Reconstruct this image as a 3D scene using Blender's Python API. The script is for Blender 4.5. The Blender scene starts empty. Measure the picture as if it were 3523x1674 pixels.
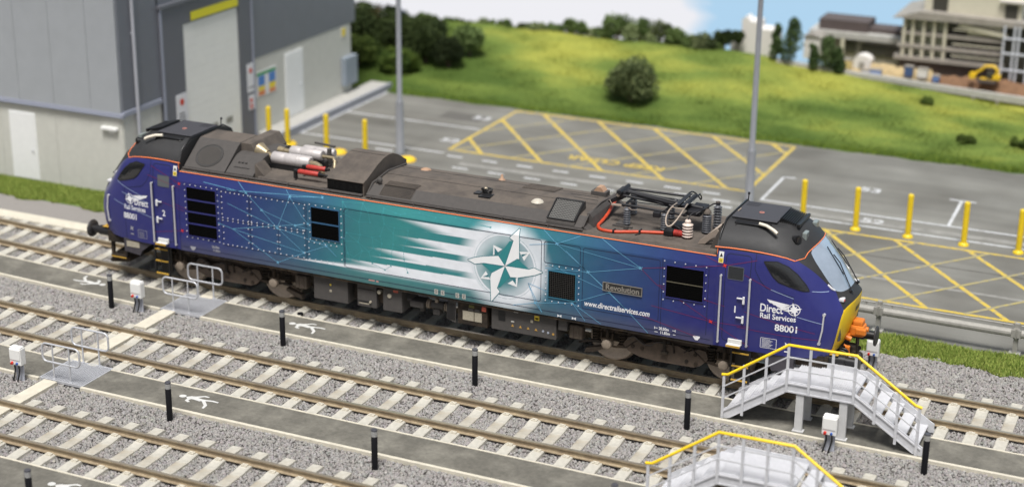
import bpy, bmesh, math, random
import numpy as np
from mathutils import Vector, Matrix
from mathutils.bvhtree import BVHTree
from mathutils.geometry import tessellate_polygon
random.seed(7); RNG = np.random.default_rng(7)
S = bpy.context.scene
COL = S.collection
# ---------------------------------------------------------------- camera
cam_d = bpy.data.cameras.new("camera"); cam = bpy.data.objects.new("camera", cam_d); COL.objects.link(cam)
S.camera = cam
CX, CY, CZ, PAN, PIT, ROLL, FPX = 17.2401, -34.7260, 15.6714, -0.424401, 0.340204, 0.011231, 5810.747
_fw = Vector((math.sin(PAN)*math.cos(PIT), math.cos(PAN)*math.cos(PIT), -math.sin(PIT)))
_r = Vector((math.cos(PAN), -math.sin(PAN), 0)); _u = _r.cross(_fw)
_r2 = _r*math.cos(ROLL)+_u*math.sin(ROLL); _u2 = -_r*math.sin(ROLL)+_u*math.cos(ROLL)
M = Matrix((( _r2.x, _u2.x, -_fw.x, CX), (_r2.y, _u2.y, -_fw.y, CY), (_r2.z, _u2.z, -_fw.z, CZ), (0, 0, 0, 1)))
cam.matrix_world = M
cam_d.sensor_fit = 'HORIZONTAL'; cam_d.sensor_width = 36.0; cam_d.lens = 36.0*FPX/3523.0
cam_d.clip_start = 0.5; cam_d.clip_end = 400
cam_d.dof.use_dof = True; cam_d.dof.focus_distance = 37.6; cam_d.dof.aperture_fstop = 0.215
# ---------------------------------------------------------------- light
W = bpy.data.worlds.new("World"); S.world = W; W.use_nodes = True
nt = W.node_tree; nt.nodes.clear()
sky = nt.nodes.new('ShaderNodeTexSky'); sky.sky_type = 'NISHITA'; sky.sun_disc = False
SUN_EL, SUN_AZ = math.radians(67), math.radians(164)     # azimuth clockwise from +Y
sky.sun_elevation = SUN_EL; sky.sun_rotation = SUN_AZ
sky.air_density = 1.0; sky.dust_density = 4.0; sky.ozone_density = 0.6
hs = nt.nodes.new('ShaderNodeHueSaturation'); hs.inputs['Saturation'].default_value = 0.4
bg = nt.nodes.new('ShaderNodeBackground'); bg.inputs['Strength'].default_value = 0.07
wo = nt.nodes.new('ShaderNodeOutputWorld')
nt.links.new(sky.outputs[0], hs.inputs['Color']); nt.links.new(hs.outputs[0], bg.inputs['Color']); nt.links.new(bg.outputs[0], wo.inputs[0])
sd = bpy.data.lights.new("sun", 'SUN'); sun = bpy.data.objects.new("sun", sd); COL.objects.link(sun)
sd.energy = 3.1; sd.angle = math.radians(18); sd.color = (1.0, 0.975, 0.94)
_sdir = Vector((math.sin(SUN_AZ)*math.cos(SUN_EL), math.cos(SUN_AZ)*math.cos(SUN_EL), math.sin(SUN_EL)))
sun.rotation_euler = _sdir.to_track_quat('Z', 'Y').to_euler(); sun.location = (0, -10, 30)
S.view_settings.view_transform = 'Standard'; S.view_settings.look = 'None'
S.view_settings.exposure = 0.36; S.view_settings.gamma = 1.0
S.render.engine = 'CYCLES'; S.cycles.max_bounces = 6; S.cycles.use_denoising = True

# ---------------------------------------------------------------- materials
_mats = {}
def mat(name, col, rough=0.6, metal=0.0, var=0.0, vscale=8.0, bump=0.0, bscale=60.0, spec=0.5, col2=None, c2scale=1.5, c2lo=0.45, c2hi=0.65, coat=0.0, emit=0.0):
    if name in _mats: return _mats[name]
    m = bpy.data.materials.new(name); m.use_nodes = True; n = m.node_tree; b = n.nodes['Principled BSDF']
    b.inputs['Roughness'].default_value = rough; b.inputs['Metallic'].default_value = metal
    b.inputs['Specular IOR Level'].default_value = spec; b.inputs['Coat Weight'].default_value = coat
    b.inputs['Base Color'].default_value = (*col, 1)
    if emit: b.inputs['Emission Color'].default_value = (*col, 1); b.inputs['Emission Strength'].default_value = emit
    tc = n.nodes.new('ShaderNodeTexCoord')
    out = None
    if col2:
        nz = n.nodes.new('ShaderNodeTexNoise'); nz.inputs['Scale'].default_value = c2scale; nz.inputs['Detail'].default_value = 6
        n.links.new(tc.outputs['Object'], nz.inputs['Vector'])
        rp = n.nodes.new('ShaderNodeMapRange'); rp.inputs[1].default_value = c2lo; rp.inputs[2].default_value = c2hi
        n.links.new(nz.outputs['Fac'], rp.inputs[0])
        mx = n.nodes.new('ShaderNodeMix'); mx.data_type = 'RGBA'; mx.inputs[6].default_value = (*col, 1); mx.inputs[7].default_value = (*col2, 1)
        n.links.new(rp.outputs[0], mx.inputs[0]); out = mx.outputs[2]
    if var:
        nz = n.nodes.new('ShaderNodeTexNoise'); nz.inputs['Scale'].default_value = vscale; nz.inputs['Detail'].default_value = 8; nz.inputs['Roughness'].default_value = .65
        n.links.new(tc.outputs['Object'], nz.inputs['Vector'])
        rp = n.nodes.new('ShaderNodeMapRange'); rp.inputs[1].default_value = .3; rp.inputs[2].default_value = .7; rp.inputs[3].default_value = 1-var; rp.inputs[4].default_value = 1+var
        n.links.new(nz.outputs['Fac'], rp.inputs[0])
        mu = n.nodes.new('ShaderNodeMix'); mu.data_type = 'RGBA'; mu.blend_type = 'MULTIPLY'; mu.inputs[0].default_value = 1
        if out: n.links.new(out, mu.inputs[6])
        else: mu.inputs[6].default_value = (*col, 1)
        n.links.new(rp.outputs[0], mu.inputs[7]); out = mu.outputs[2]
        r2 = n.nodes.new('ShaderNodeMapRange'); r2.inputs[3].default_value = max(0.05, rough-.12); r2.inputs[4].default_value = min(1, rough+.12)
        n.links.new(nz.outputs['Fac'], r2.inputs[0]); n.links.new(r2.outputs[0], b.inputs['Roughness'])
    if out: n.links.new(out, b.inputs['Base Color'])
    if bump:
        nz = n.nodes.new('ShaderNodeTexNoise'); nz.inputs['Scale'].default_value = bscale; nz.inputs['Detail'].default_value = 4
        n.links.new(tc.outputs['Object'], nz.inputs['Vector'])
        bp = n.nodes.new('ShaderNodeBump'); bp.inputs['Strength'].default_value = bump; bp.inputs['Distance'].default_value = .02
        n.links.new(nz.outputs['Fac'], bp.inputs['Height']); n.links.new(bp.outputs[0], b.inputs['Normal'])
    _mats[name] = m; return m
def vmat(name, rough=0.8, attr='Col', spec=0.4, coat=0.0, var=0.0, vscale=10):
    if name in _mats: return _mats[name]
    m = bpy.data.materials.new(name); m.use_nodes = True; n = m.node_tree; b = n.nodes['Principled BSDF']
    a = n.nodes.new('ShaderNodeAttribute'); a.attribute_name = attr; o = a.outputs['Color']
    if var:
        tc = n.nodes.new('ShaderNodeTexCoord'); nz = n.nodes.new('ShaderNodeTexNoise'); nz.inputs['Scale'].default_value = vscale; nz.inputs['Detail'].default_value = 6
        n.links.new(tc.outputs['Object'], nz.inputs['Vector'])
        rp = n.nodes.new('ShaderNodeMapRange'); rp.inputs[1].default_value = .3; rp.inputs[2].default_value = .7; rp.inputs[3].default_value = 1-var; rp.inputs[4].default_value = 1+var
        n.links.new(nz.outputs['Fac'], rp.inputs[0])
        mu = n.nodes.new('ShaderNodeMix'); mu.data_type = 'RGBA'; mu.blend_type = 'MULTIPLY'; mu.inputs[0].default_value = 1
        n.links.new(o, mu.inputs[6]); n.links.new(rp.outputs[0], mu.inputs[7]); o = mu.outputs[2]
    n.links.new(o, b.inputs['Base Color'])
    b.inputs['Roughness'].default_value = rough; b.inputs['Specular IOR Level'].default_value = spec; b.inputs['Coat Weight'].default_value = coat
    _mats[name] = m; return m

# ---------------------------------------------------------------- mesh builder
class MB:
    def __init__(s): s.v = []; s.f = []; s.m = []; s.sm = []
    def add(s, vs, fs, mi=0, smooth=False):
        o = len(s.v); s.v += [tuple(p) for p in vs]; s.f += [tuple(i+o for i in f) for f in fs]; s.m += [mi]*len(fs); s.sm += [smooth]*len(fs); return s
    def box(s, x0, x1, y0, y1, z0, z1, mi=0, b=0.0):
        if b <= 0:
            vs = [(x, y, z) for x in (x0, x1) for y in (y0, y1) for z in (z0, z1)]
            return s.add(vs, [(0,1,3,2), (4,6,7,5), (0,4,5,1), (2,3,7,6), (0,2,6,4), (1,5,7,3)], mi)
        bm = bmesh.new(); bmesh.ops.create_cube(bm, size=1)
        for v in bm.verts: v.co = Vector(((x0+x1)/2+v.co.x*(x1-x0), (y0+y1)/2+v.co.y*(y1-y0), (z0+z1)/2+v.co.z*(z1-z0)))
        b = min(b, .49*min(abs(x1-x0), abs(y1-y0), abs(z1-z0)))
        bmesh.ops.bevel(bm, geom=bm.edges[:], offset=b, segments=2, affect='EDGES', profile=.5)
        bm.verts.index_update(); vs = [v.co[:] for v in bm.verts]; fs = [[v.index for v in f.verts] for f in bm.faces]; bm.free()
        return s.add(vs, fs, mi)
    def cyl(s, p0, p1, r, r1=None, n=12, mi=0, cap=True, smooth=True):
        p0, p1 = Vector(p0), Vector(p1); r1 = r if r1 is None else r1; d = (p1-p0).normalized()
        a = d.orthogonal().normalized(); b = d.cross(a); vs = []
        for p, q in ((p0, r), (p1, r1)):
            vs += [p+(a*math.cos(t)+b*math.sin(t))*q for t in [2*math.pi*i/n for i in range(n)]]
        fs = [(i, (i+1) % n, n+(i+1) % n, n+i) for i in range(n)]
        s.add(vs, fs, mi, smooth)
        if cap: s.add(vs, [tuple(range(n-1, -1, -1)), tuple(range(n, 2*n))], mi)
        return s
    def tube(s, path, r, n=8, mi=0, closed=False):
        P = [Vector(p) for p in path]; N = len(P); rings = []; up = None
        for i, p in enumerate(P):
            a = P[(i-1) % N] if (closed or i > 0) else p; c = P[(i+1) % N] if (closed or i < N-1) else p
            d = (c-a).normalized()
            if up is None: u = d.orthogonal().normalized()
            else:
                u = up-d*up.dot(d); u = u.normalized() if u.length > 1e-6 else d.orthogonal().normalized()
            up = u; w = d.cross(u); rings.append([p+(u*math.cos(t)+w*math.sin(t))*r for t in [2*math.pi*k/n for k in range(n)]])
        vs = [q for ring in rings for q in ring]; fs = []
        for i in range(N if closed else N-1):
            j = (i+1) % N
            for k in range(n): fs.append((i*n+k, i*n+(k+1) % n, j*n+(k+1) % n, j*n+k))
        s.add(vs, fs, mi, True)
        if not closed: s.add(vs, [tuple(range(n-1, -1, -1)), tuple(range((N-1)*n, N*n))], mi)
        return s
    def lathe(s, c, prof, n=16, mi=0, axis='z'):
        vs = []; k = len(prof)
        for r, h in prof:
            for i in range(n):
                t = 2*math.pi*i/n; a, b = r*math.cos(t), r*math.sin(t)
                vs.append({'z': (c[0]+a, c[1]+b, c[2]+h), 'x': (c[0]+h, c[1]+a, c[2]+b), 'y': (c[0]+a, c[1]+h, c[2]+b)}[axis])
        fs = [(j*n+i, j*n+(i+1) % n, (j+1)*n+(i+1) % n, (j+1)*n+i) for j in range(k-1) for i in range(n)]
        s.add(vs, fs, mi, True); s.add(vs, [tuple(range(n-1, -1, -1)), tuple(range((k-1)*n, k*n))], mi); return s
    def prism(s, poly, a0, a1, axis='y', mi=0, smooth=False):
        # poly: 2D points; axis y -> (x,z); x -> (y,z); z -> (x,y)
        f = {'y': lambda p, a: (p[0], a, p[1]), 'x': lambda p, a: (a, p[0], p[1]), 'z': lambda p, a: (p[0], p[1], a)}[axis]
        n = len(poly); vs = [f(p, a0) for p in poly]+[f(p, a1) for p in poly]
        s.add(vs, [(i, (i+1) % n, n+(i+1) % n, n+i) for i in range(n)], mi, smooth)
        return s.add(vs, [tuple(range(n-1, -1, -1)), tuple(range(n, 2*n))], mi)
    def build(s, name, mats, parent=None, loc=None, recalc=True, bevel=0):
        me = bpy.data.meshes.new(name); me.from_pydata(s.v, [], s.f); 
        for m in (mats if isinstance(mats, (list, tuple)) else [mats]): me.materials.append(m)
        me.polygons.foreach_set('material_index', s.m); me.polygons.foreach_set('use_smooth', s.sm)
        if recalc:
            bm = bmesh.new(); bm.from_mesh(me); bmesh.ops.recalc_face_normals(bm, faces=bm.faces[:]); bm.to_mesh(me); bm.free()
        me.update(); o = bpy.data.objects.new(name, me); COL.objects.link(o)
        if parent: o.parent = parent
        if loc: o.location = loc
        if bevel:
            md = o.modifiers.new('bevel', 'BEVEL'); md.width = bevel; md.segments = 2; md.limit_method = 'ANGLE'
        return o
def tag(o, label=None, cat=None, group=None, kind=None):
    if label: o['label'] = label
    if cat: o['category'] = cat
    if group: o['group'] = group
    if kind: o['kind'] = kind
    return o
def empty(name, loc=(0,0,0), label=None, cat=None, group=None, rz=0):
    o = bpy.data.objects.new(name, None); COL.objects.link(o); o.location = loc; o.rotation_euler = (0,0,rz); o.empty_display_size = .2
    return tag(o, label, cat, group)
def copy_tree(o, parent=None, loc=None):
    c = o.copy(); COL.objects.link(c)
    if parent: c.parent = parent
    if loc is not None: c.location = loc
    for ch in [x for x in o.children]: copy_tree(ch, c)
    return c
def text_mesh(s, size, bold=0.0, shear=0.0, align='LEFT', space=1.0):
    cu = bpy.data.curves.new('t', 'FONT'); cu.body = s; cu.size = size; cu.offset = bold; cu.shear = shear; cu.align_x = align; cu.space_character = space
    cu.resolution_u = 4; o = bpy.data.objects.new('t', cu); COL.objects.link(o)
    me = bpy.data.meshes.new_from_object(o.evaluated_get(bpy.context.evaluated_depsgraph_get()))
    vs = [tuple(v.co) for v in me.vertices]; fs = [tuple(p.vertices) for p in me.polygons]
    bpy.data.objects.remove(o); bpy.data.curves.remove(cu); bpy.data.meshes.remove(me); return vs, fs
def bow(x):  # the tracks drift very slightly away at the far left
    return .0035*max(0.0, -x-4)**2
G0 = -.19   # ballast top
# ================================================================= GROUND
m_soil = mat('soil', (.20,.185,.165), .95, var=.2, vscale=3, bump=.6, bscale=30)
mb = MB(); mb.box(-60, 45, -40, 60, -1.2, -.34); tag(mb.build('ground', m_soil), kind='structure')
# ballast bed under the stones
m_bed = mat('ballast_bed', (.11,.10,.095), .95, var=.35, vscale=40, bump=1.0, bscale=70)
mb = MB(); mb.box(-26, 24, -22, 3.4, -.339, -.235); tag(mb.build('ballast_bed', m_bed), kind='structure')
# asphalt of the car park
def asphalt():
    m = bpy.data.materials.new('asphalt'); m.use_nodes = True; n = m.node_tree; b = n.nodes['Principled BSDF']
    tc = n.nodes.new('ShaderNodeTexCoord')
    def noise(sc, d=6, vec=None):
        z = n.nodes.new('ShaderNodeTexNoise'); z.inputs['Scale'].default_value = sc; z.inputs['Detail'].default_value = d
        n.links.new(vec or tc.outputs['Object'], z.inputs['Vector']); return z
    cr = n.nodes.new('ShaderNodeValToRGB'); cr.color_ramp.elements[0].position = .3; cr.color_ramp.elements[0].color = (.120,.115,.100,1)
    cr.color_ramp.elements[1].position = .72; cr.color_ramp.elements[1].color = (.215,.212,.190,1)
    a = noise(.35); n.links.new(a.outputs['Fac'], cr.inputs[0])
    f = noise(55, 3); rp = n.nodes.new('ShaderNodeMapRange'); rp.inputs[1].default_value = .3; rp.inputs[2].default_value = .7; rp.inputs[3].default_value = .82; rp.inputs[4].default_value = 1.18
    n.links.new(f.outputs['Fac'], rp.inputs[0])
    mu = n.nodes.new('ShaderNodeMix'); mu.data_type = 'RGBA'; mu.blend_type = 'MULTIPLY'; mu.inputs[0].default_value = 1
    n.links.new(cr.outputs[0], mu.inputs[6]); n.links.new(rp.outputs[0], mu.inputs[7])
    # tyre-worn streaks running along the road
    mp = n.nodes.new('ShaderNodeMapping'); mp.inputs['Scale'].default_value = (.12, 1.6, 1); n.links.new(tc.outputs['Object'], mp.inputs[0])
    st = noise(1.0, 4, mp.outputs[0]); r2 = n.nodes.new('ShaderNodeMapRange'); r2.inputs[1].default_value = .35; r2.inputs[2].default_value = .65; r2.inputs[3].default_value = .88; r2.inputs[4].default_value = 1.12
    n.links.new(st.outputs['Fac'], r2.inputs[0])
    m2 = n.nodes.new('ShaderNodeMix'); m2.data_type = 'RGBA'; m2.blend_type = 'MULTIPLY'; m2.inputs[0].default_value = 1
    n.links.new(mu.outputs[2], m2.inputs[6]); n.links.new(r2.outputs[0], m2.inputs[7]); n.links.new(m2.outputs[2], b.inputs['Base Color'])
    b.inputs['Roughness'].default_value = .88
    bp = n.nodes.new('ShaderNodeBump'); bp.inputs['Strength'].default_value = .4; bp.inputs['Distance'].default_value = .01
    n.links.new(f.outputs['Fac'], bp.inputs['Height']); n.links.new(bp.outputs[0], b.inputs['Normal']); return m
m_asph = asphalt()
mb = MB(); mb.box(-12.55, 30, 4.05, 19.9, -.338, -.2); mb.box(-13.4, -12.55, 4.75, 12.0, -.338, -.2)
carpark = tag(mb.build('car_park', m_asph), kind='structure')
# painted markings (4 mm sheets); lines are strips with slightly worn paint
def worn(name, col, thr=.60):
    m = bpy.data.materials.new(name); m.use_nodes = True; n = m.node_tree; b = n.nodes['Principled BSDF']
    tc = n.nodes.new('ShaderNodeTexCoord'); z = n.nodes.new('ShaderNodeTexNoise'); z.inputs['Scale'].default_value = 6; z.inputs['Detail'].default_value = 8; z.inputs['Roughness'].default_value = .7
    n.links.new(tc.outputs['Object'], z.inputs['Vector']); rp = n.nodes.new('ShaderNodeMapRange'); rp.inputs[1].default_value = thr-.08; rp.inputs[2].default_value = thr+.12
    n.links.new(z.outputs['Fac'], rp.inputs[0]); mx = n.nodes.new('ShaderNodeMix'); mx.data_type = 'RGBA'
    mx.inputs[6].default_value = (*col, 1); mx.inputs[7].default_value = (.26,.25,.22,1); n.links.new(rp.outputs[0], mx.inputs[0]); n.links.new(mx.outputs[2], b.inputs['Base Color'])
    b.inputs['Roughness'].default_value = .75; return m
m_ypaint = worn('yellow_road_paint', (.58,.42,.05), .55); m_wpaint = worn('white_road_paint', (.56,.57,.58), .58)
m_ypale = worn('faded_yellow_road_paint', (.40,.33,.10), .50)
ZP = -.1955
def strip(mb, a, b, w, z=ZP, mi=0):
    a = Vector((a[0], a[1], 0)); b = Vector((b[0], b[1], 0)); d = (b-a).normalized(); p = Vector((-d.y, d.x, 0))*w/2; n = max(1, int((b-a).length/1.5))
    for i in range(n):
        q0 = a+(b-a)*(i/n); q1 = a+(b-a)*((i+1)/n)
        mb.add([(q0-p)[:2]+(z,), (q1-p)[:2]+(z,), (q1+p)[:2]+(z,), (q0+p)[:2]+(z,)], [(0,1,2,3)], mi)
def clipseg(a, b, x0, x1, y0, y1):
    t0, t1 = 0.0, 1.0; dx, dy = b[0]-a[0], b[1]-a[1]
    for p, q in ((-dx, a[0]-x0), (dx, x1-a[0]), (-dy, a[1]-y0), (dy, y1-a[1])):
        if abs(p) < 1e-9:
            if q < 0: return None
        else:
            r = q/p
            if p < 0: t0 = max(t0, r)
            else: t1 = min(t1, r)
    return ((a[0]+dx*t0, a[1]+dy*t0), (a[0]+dx*t1, a[1]+dy*t1)) if t0 < t1 else None
def yellow_box(name, x0, x1, y0, y1, xs_back, slope, step_f, label):
    mb = MB(); w = .13
    for a, b in (((x0,y0),(x1,y0)), ((x0,y1),(x1,y1)), ((x0,y0),(x0,y1)), ((x1,y0),(x1,y1))): strip(mb, a, b, w)
    for xs in xs_back:
        c = clipseg((xs, y1+6), (xs+slope*(y1+12-y0), y0-6), x0, x1, y0, y1)
        if c: strip(mb, *c, w*1.05, ZP+.001)
    for xs in step_f:
        c = clipseg((xs, y0-6), (xs+slope*(y1+12-y0), y1+6), x0, x1, y0, y1)
        if c: strip(mb, *c, w*.8, ZP+.002, 1)
    o = mb.build(name, [m_ypaint, m_ypale], carpark, recalc=False); o['label'] = label; return o
# back-slash lines: x at y1 = 19.1 ; slope dx/d(-y)=.80
sl = .80
yellow_box('yellow_box_marking', -7.0, 3.3, 13.75, 19.25, [x-6*sl for x in (-10.2,-8.05,-5.95,-3.85,-1.75,.4,2.5)], sl, [x-6*sl for x in (-11.1,-9.0,-6.9,-4.8,-2.7,-.6,1.5)], 'yellow hatched box with upside down words')
yellow_box('yellow_box_marking', 6.3, 19, 6.33, 11.25, [x-6*sl for x in (2.3,4.35,6.4,8.45,10.5,12.55,14.6,16.7)], sl, [x-6*sl for x in (3.1,5.15,7.2,9.25,11.3,13.4,15.5)], 'yellow hatched box beside the crash barrier')
def ground_text(s, c, size, rot, m, name, z, bold=.01, sx=1.0, sy=1.0):
    vs, fs = text_mesh(s, size, bold, align='CENTER'); cr, sr = math.cos(rot), math.sin(rot)
    o = MB(); o.add([(c[0]+v[0]*sx*cr-v[1]*sy*sr, c[1]+v[0]*sx*sr+v[1]*sy*cr, z) for v in vs], fs); return o.build(name, m, carpark, recalc=False)
ground_text('KEEP CLEAR', (-1.45, 14.95), .62, math.pi, m_ypaint, 'keep_clear_lettering', ZP+.004, .018, 1.0, 1.0)
mb = MB(); w = .1
for a, b in (((4.0,13.15),(20,13.15)), ((4.9,12.05),(20,12.05)), ((3.95,13.1),(3.93,15.75)), ((3.9,15.72),(4.3,15.75)), ((9.6,13.2),(9.52,15.75)), ((9.15,15.75),(9.95,15.75)), ((15.3,13.2),(15.3,15.75)),
             ((-12.45,13.3),(-6.95,13.3)), ((-12.45,16.4),(-7.15,16.4)), ((-12.47,13.25),(-12.47,19.6)), ((-12.47,19.72),(-7.5,19.72))): strip(mb, a, b, w)
mb.build('bay_line', m_wpaint, carpark, recalc=False)
mb = MB()
for k in range(9):
    x = -7.9+1.262*k-.1
    if k > 0: strip(mb, (x, 13.08), (x+.55, 13.08), .12)
for k in range(9):
    x = -6.0+1.262*k; strip(mb, (x, 11.97), (x+.55, 11.97), .12)
strip(mb, (1.35,12.55), (1.9,12.6), .12); strip(mb, (2.6,12.5), (3.15,12.5), .12); strip(mb, (-9.25,12.75), (-8.6,12.75), .12)
mb.build('dashed_lane_line', m_wpaint, carpark, recalc=False)
for t, c in (('53', (-7.7,17.6)), ('52', (-7.45,14.55)), ('53', (6.75,15.4)), ('52', (7.5,12.42))):
    ground_text(t, c, .55, 0, m_wpaint, 'bay_number', ZP+.002, .015, 1.25)
# kerb line between car park and field, platform kerb at the shed
m_conc = mat('pale_concrete', (.42,.41,.38), .9, var=.12, vscale=6, bump=.2)
# dark road strip along the barrier
mb = MB(); strip(mb, (-2, 9.62), (22, 9.62), .05, ZP-.002)
mb.build('tar_seam', mat('tar_seam', (.075,.07,.06), .8, var=.3, vscale=5), carpark, recalc=False)
mb = MB(); strip(mb, (5.5, 7.95), (22, 7.95), .16, ZP-.003); strip(mb, (-6, 12.45), (20, 12.5), .3, ZP-.003)
mb.build('worn_wheel_track', mat('worn_tarmac', (.25,.245,.225), .9, var=.3, vscale=3), carpark, recalc=False)
mb = MB(); mb.box(-9.2, -7.6, 17.2, 18.1, ZP-.006, ZP-.0015); mb.box(12.0, 13.6, 16.6, 17.6, ZP-.006, ZP-.0015); mb.box(.6, 1.6, 8.2, 9.4, ZP-.006, ZP-.0015)
mb.build('tarmac_patch', mat('patched_tarmac', (.11,.105,.095), .9, var=.25, vscale=9), carpark)
# cream concrete strip and grey path at left
m_cream = mat('cream_concrete', (.60,.56,.46), .85, var=.1, vscale=5, bump=.15, bscale=40)
mb = MB(); mb.box(-30, -3, 1.62, 2.12, -.3, -.15); tag(mb.build('concrete_strip', m_cream), kind='structure')
m_path = mat('grey_path', (.25,.235,.22), .9, var=.2, vscale=30, bump=.5, bscale=80)
mb = MB(); mb.box(-30, 9.0, 2.2, 4.04, -.338, -.205); tag(mb.build('path', m_path), kind='structure')

# ----------------------------------------------------------------- ballast stones (real crushed-stone geometry)
def in_view(x, y, z, k=1.3):
    d = np.stack([x-CX, y-CY, z-CZ], 1); f = np.array(_fw[:]); r = np.array(_r2[:]); u = np.array(_u2[:]); dd = d@f
    return (np.abs(d@r)/dd < k*1761.5/FPX+.012) & (np.abs(d@u)/dd < k*837/FPX+.012)
def stones(name, n, region, size, zt, tint, mask):
    x0, x1, y0, y1 = region
    P = np.stack([RNG.uniform(x0, x1, n), RNG.uniform(y0, y1, n)], 1)
    z = zt + RNG.uniform(-.018, .014, n); k = in_view(P[:,0], P[:,1], z) & mask(P[:,0], P[:,1]); P = P[k]; z = z[k]; n = len(P)
    cube = np.array([[x, y, w] for x in (-1,1) for y in (-1,1) for w in (-1,1)], float)*.5
    V = np.repeat(cube[None], n, 0)*(1+RNG.uniform(-.38, .38, (n,8,3)))
    V *= (size*RNG.uniform(.6, 1.25, (n,1,1)))*RNG.uniform(.7, 1.2, (n,1,3))
    q = RNG.normal(size=(n,4)); q /= np.linalg.norm(q, axis=1, keepdims=True); w_, x_, y_, z_ = q.T
    R = np.stack([1-2*(y_**2+z_**2), 2*(x_*y_-z_*w_), 2*(x_*z_+y_*w_), 2*(x_*y_+z_*w_), 1-2*(x_**2+z_**2), 2*(y_*z_-x_*w_), 2*(x_*z_-y_*w_), 2*(y_*z_+x_*w_), 1-2*(x_**2+y_**2)], 1).reshape(n,3,3)
    V = np.einsum('nij,nkj->nki', R, V); V += np.concatenate([P, z[:,None]], 1)[:,None,:]
    F = np.array([(0,1,3,2),(4,6,7,5),(0,4,5,1),(2,3,7,6),(0,2,6,4),(1,5,7,3)]); F = (F[None]+(np.arange(n)*8)[:,None,None]).reshape(-1)
    me = bpy.data.meshes.new(name); me.vertices.add(n*8); me.vertices.foreach_set('co', V.reshape(-1))
    me.loops.add(len(F)); me.loops.foreach_set('vertex_index', F.astype(np.int32)); me.polygons.add(n*6)
    me.polygons.foreach_set('loop_start', np.arange(0, n*24, 4, dtype=np.int32)); me.polygons.foreach_set('loop_total', np.full(n*6, 4, dtype=np.int32))
    me.update(); c = RNG.normal(1, .12, (n,1)).clip(.5, 1.6)*np.array(tint)*(1+RNG.normal(0, .02, (n,3)))
    c = np.concatenate([np.clip(c, .02, .9), np.ones((n,1))], 1); ca = me.color_attributes.new('Col', 'FLOAT_COLOR', 'POINT'); ca.data.foreach_set('color', np.repeat(c, 8, 0).reshape(-1))
    me.materials.append(vmat('ballast_stone', .9, spec=.25)); o = bpy.data.objects.new(name, me); COL.objects.link(o); return tag(o, kind='stuff')
def bowa(x): return .0035*np.maximum(0, -x-4)**2
def mb_mask(x, y):
    yy = y-bowa(x); ok = np.ones(len(x), bool)
    for a, b in ((-2.40,-1.32), (-7.1,-6.0), (-11.75,-10.6)): ok &= ~((yy > a) & (yy < b))
    ok &= ~((y > 1.6) & (x < -2.9) & (y < 2.14)) & ~((y > 2.2) & (x < 8.6)); return ok
stones('ballast', 510000, (-21, 20, -15, 3.15), .047, -.224, (.300,.287,.275), mb_mask)
# ----------------------------------------------------------------- grass
def grass(name, n, region, h, edge, cols, zt=-.2):
    x0, x1, y0, y1 = region; x = RNG.uniform(x0, x1, n); y = RNG.uniform(y0, y1, n); k = edge(x, y); x, y = x[k], y[k]; n = len(x)
    a = RNG.uniform(0, 2*np.pi, n); hh = h*RNG.uniform(.4, 1.3, n); w = .014*RNG.uniform(.7, 1.4, n); ln = hh*RNG.uniform(0, .9, n); b = RNG.uniform(0, 2*np.pi, n)
    z = np.full(n, zt); V = np.stack([np.stack([x-np.cos(a)*w, y-np.sin(a)*w, z], 1), np.stack([x+np.cos(a)*w, y+np.sin(a)*w, z], 1), np.stack([x+np.cos(b)*ln, y+np.sin(b)*ln, z+hh], 1)], 1)
    me = bpy.data.meshes.new(name); me.vertices.add(3*n); me.vertices.foreach_set('co', V.reshape(-1)); me.loops.add(3*n); me.loops.foreach_set('vertex_index', np.arange(3*n, dtype=np.int32))
    me.polygons.add(n); me.polygons.foreach_set('loop_start', np.arange(0, 3*n, 3, dtype=np.int32)); me.polygons.foreach_set('loop_total', np.full(n, 3, dtype=np.int32)); me.update()
    t = RNG.uniform(0, 1, (n,1)); c = np.array(cols[0])*(1-t)+np.array(cols[1])*t; c = np.concatenate([c, np.ones((n,1))], 1)
    ca = me.color_attributes.new('Col', 'FLOAT_COLOR', 'POINT'); ca.data.foreach_set('color', np.repeat(c, 3, 0).reshape(-1))
    me.materials.append(vmat('grass_blades', .8, spec=.2)); o = bpy.data.objects.new(name, me); COL.objects.link(o); return tag(o, kind='stuff')
m_turf = mat('turf', (.13,.20,.04), .95, var=.3, vscale=12, col2=(.19,.20,.05), c2scale=3, bump=.6)
def wob(x, s): return .12*np.sin(x*2.1+s)+.07*np.sin(x*5.3+s*2)+.04*np.sin(x*11+s)
mb = MB(); mb.box(-30, -12.9, 3.42, 4.78, -.33, -.185); mb.box(8.7, 24, 3.0, 4.0, -.33, -.19); tag(mb.build('grass_verge', m_turf), kind='structure')
GC = ((.13,.22,.03), (.38,.43,.11))
grass('grass', 52000, (-21, -12.6, 3.2, 4.85), .11, lambda x, y: y > 3.36+wob(x, 1), GC)
grass('grass', 36000, (8.6, 16, 2.7, 4.15), .10, lambda x, y: (y > 2.93+wob(x, 3)) & (y < 4.05+wob(x, 5)*.4), GC)
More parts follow.
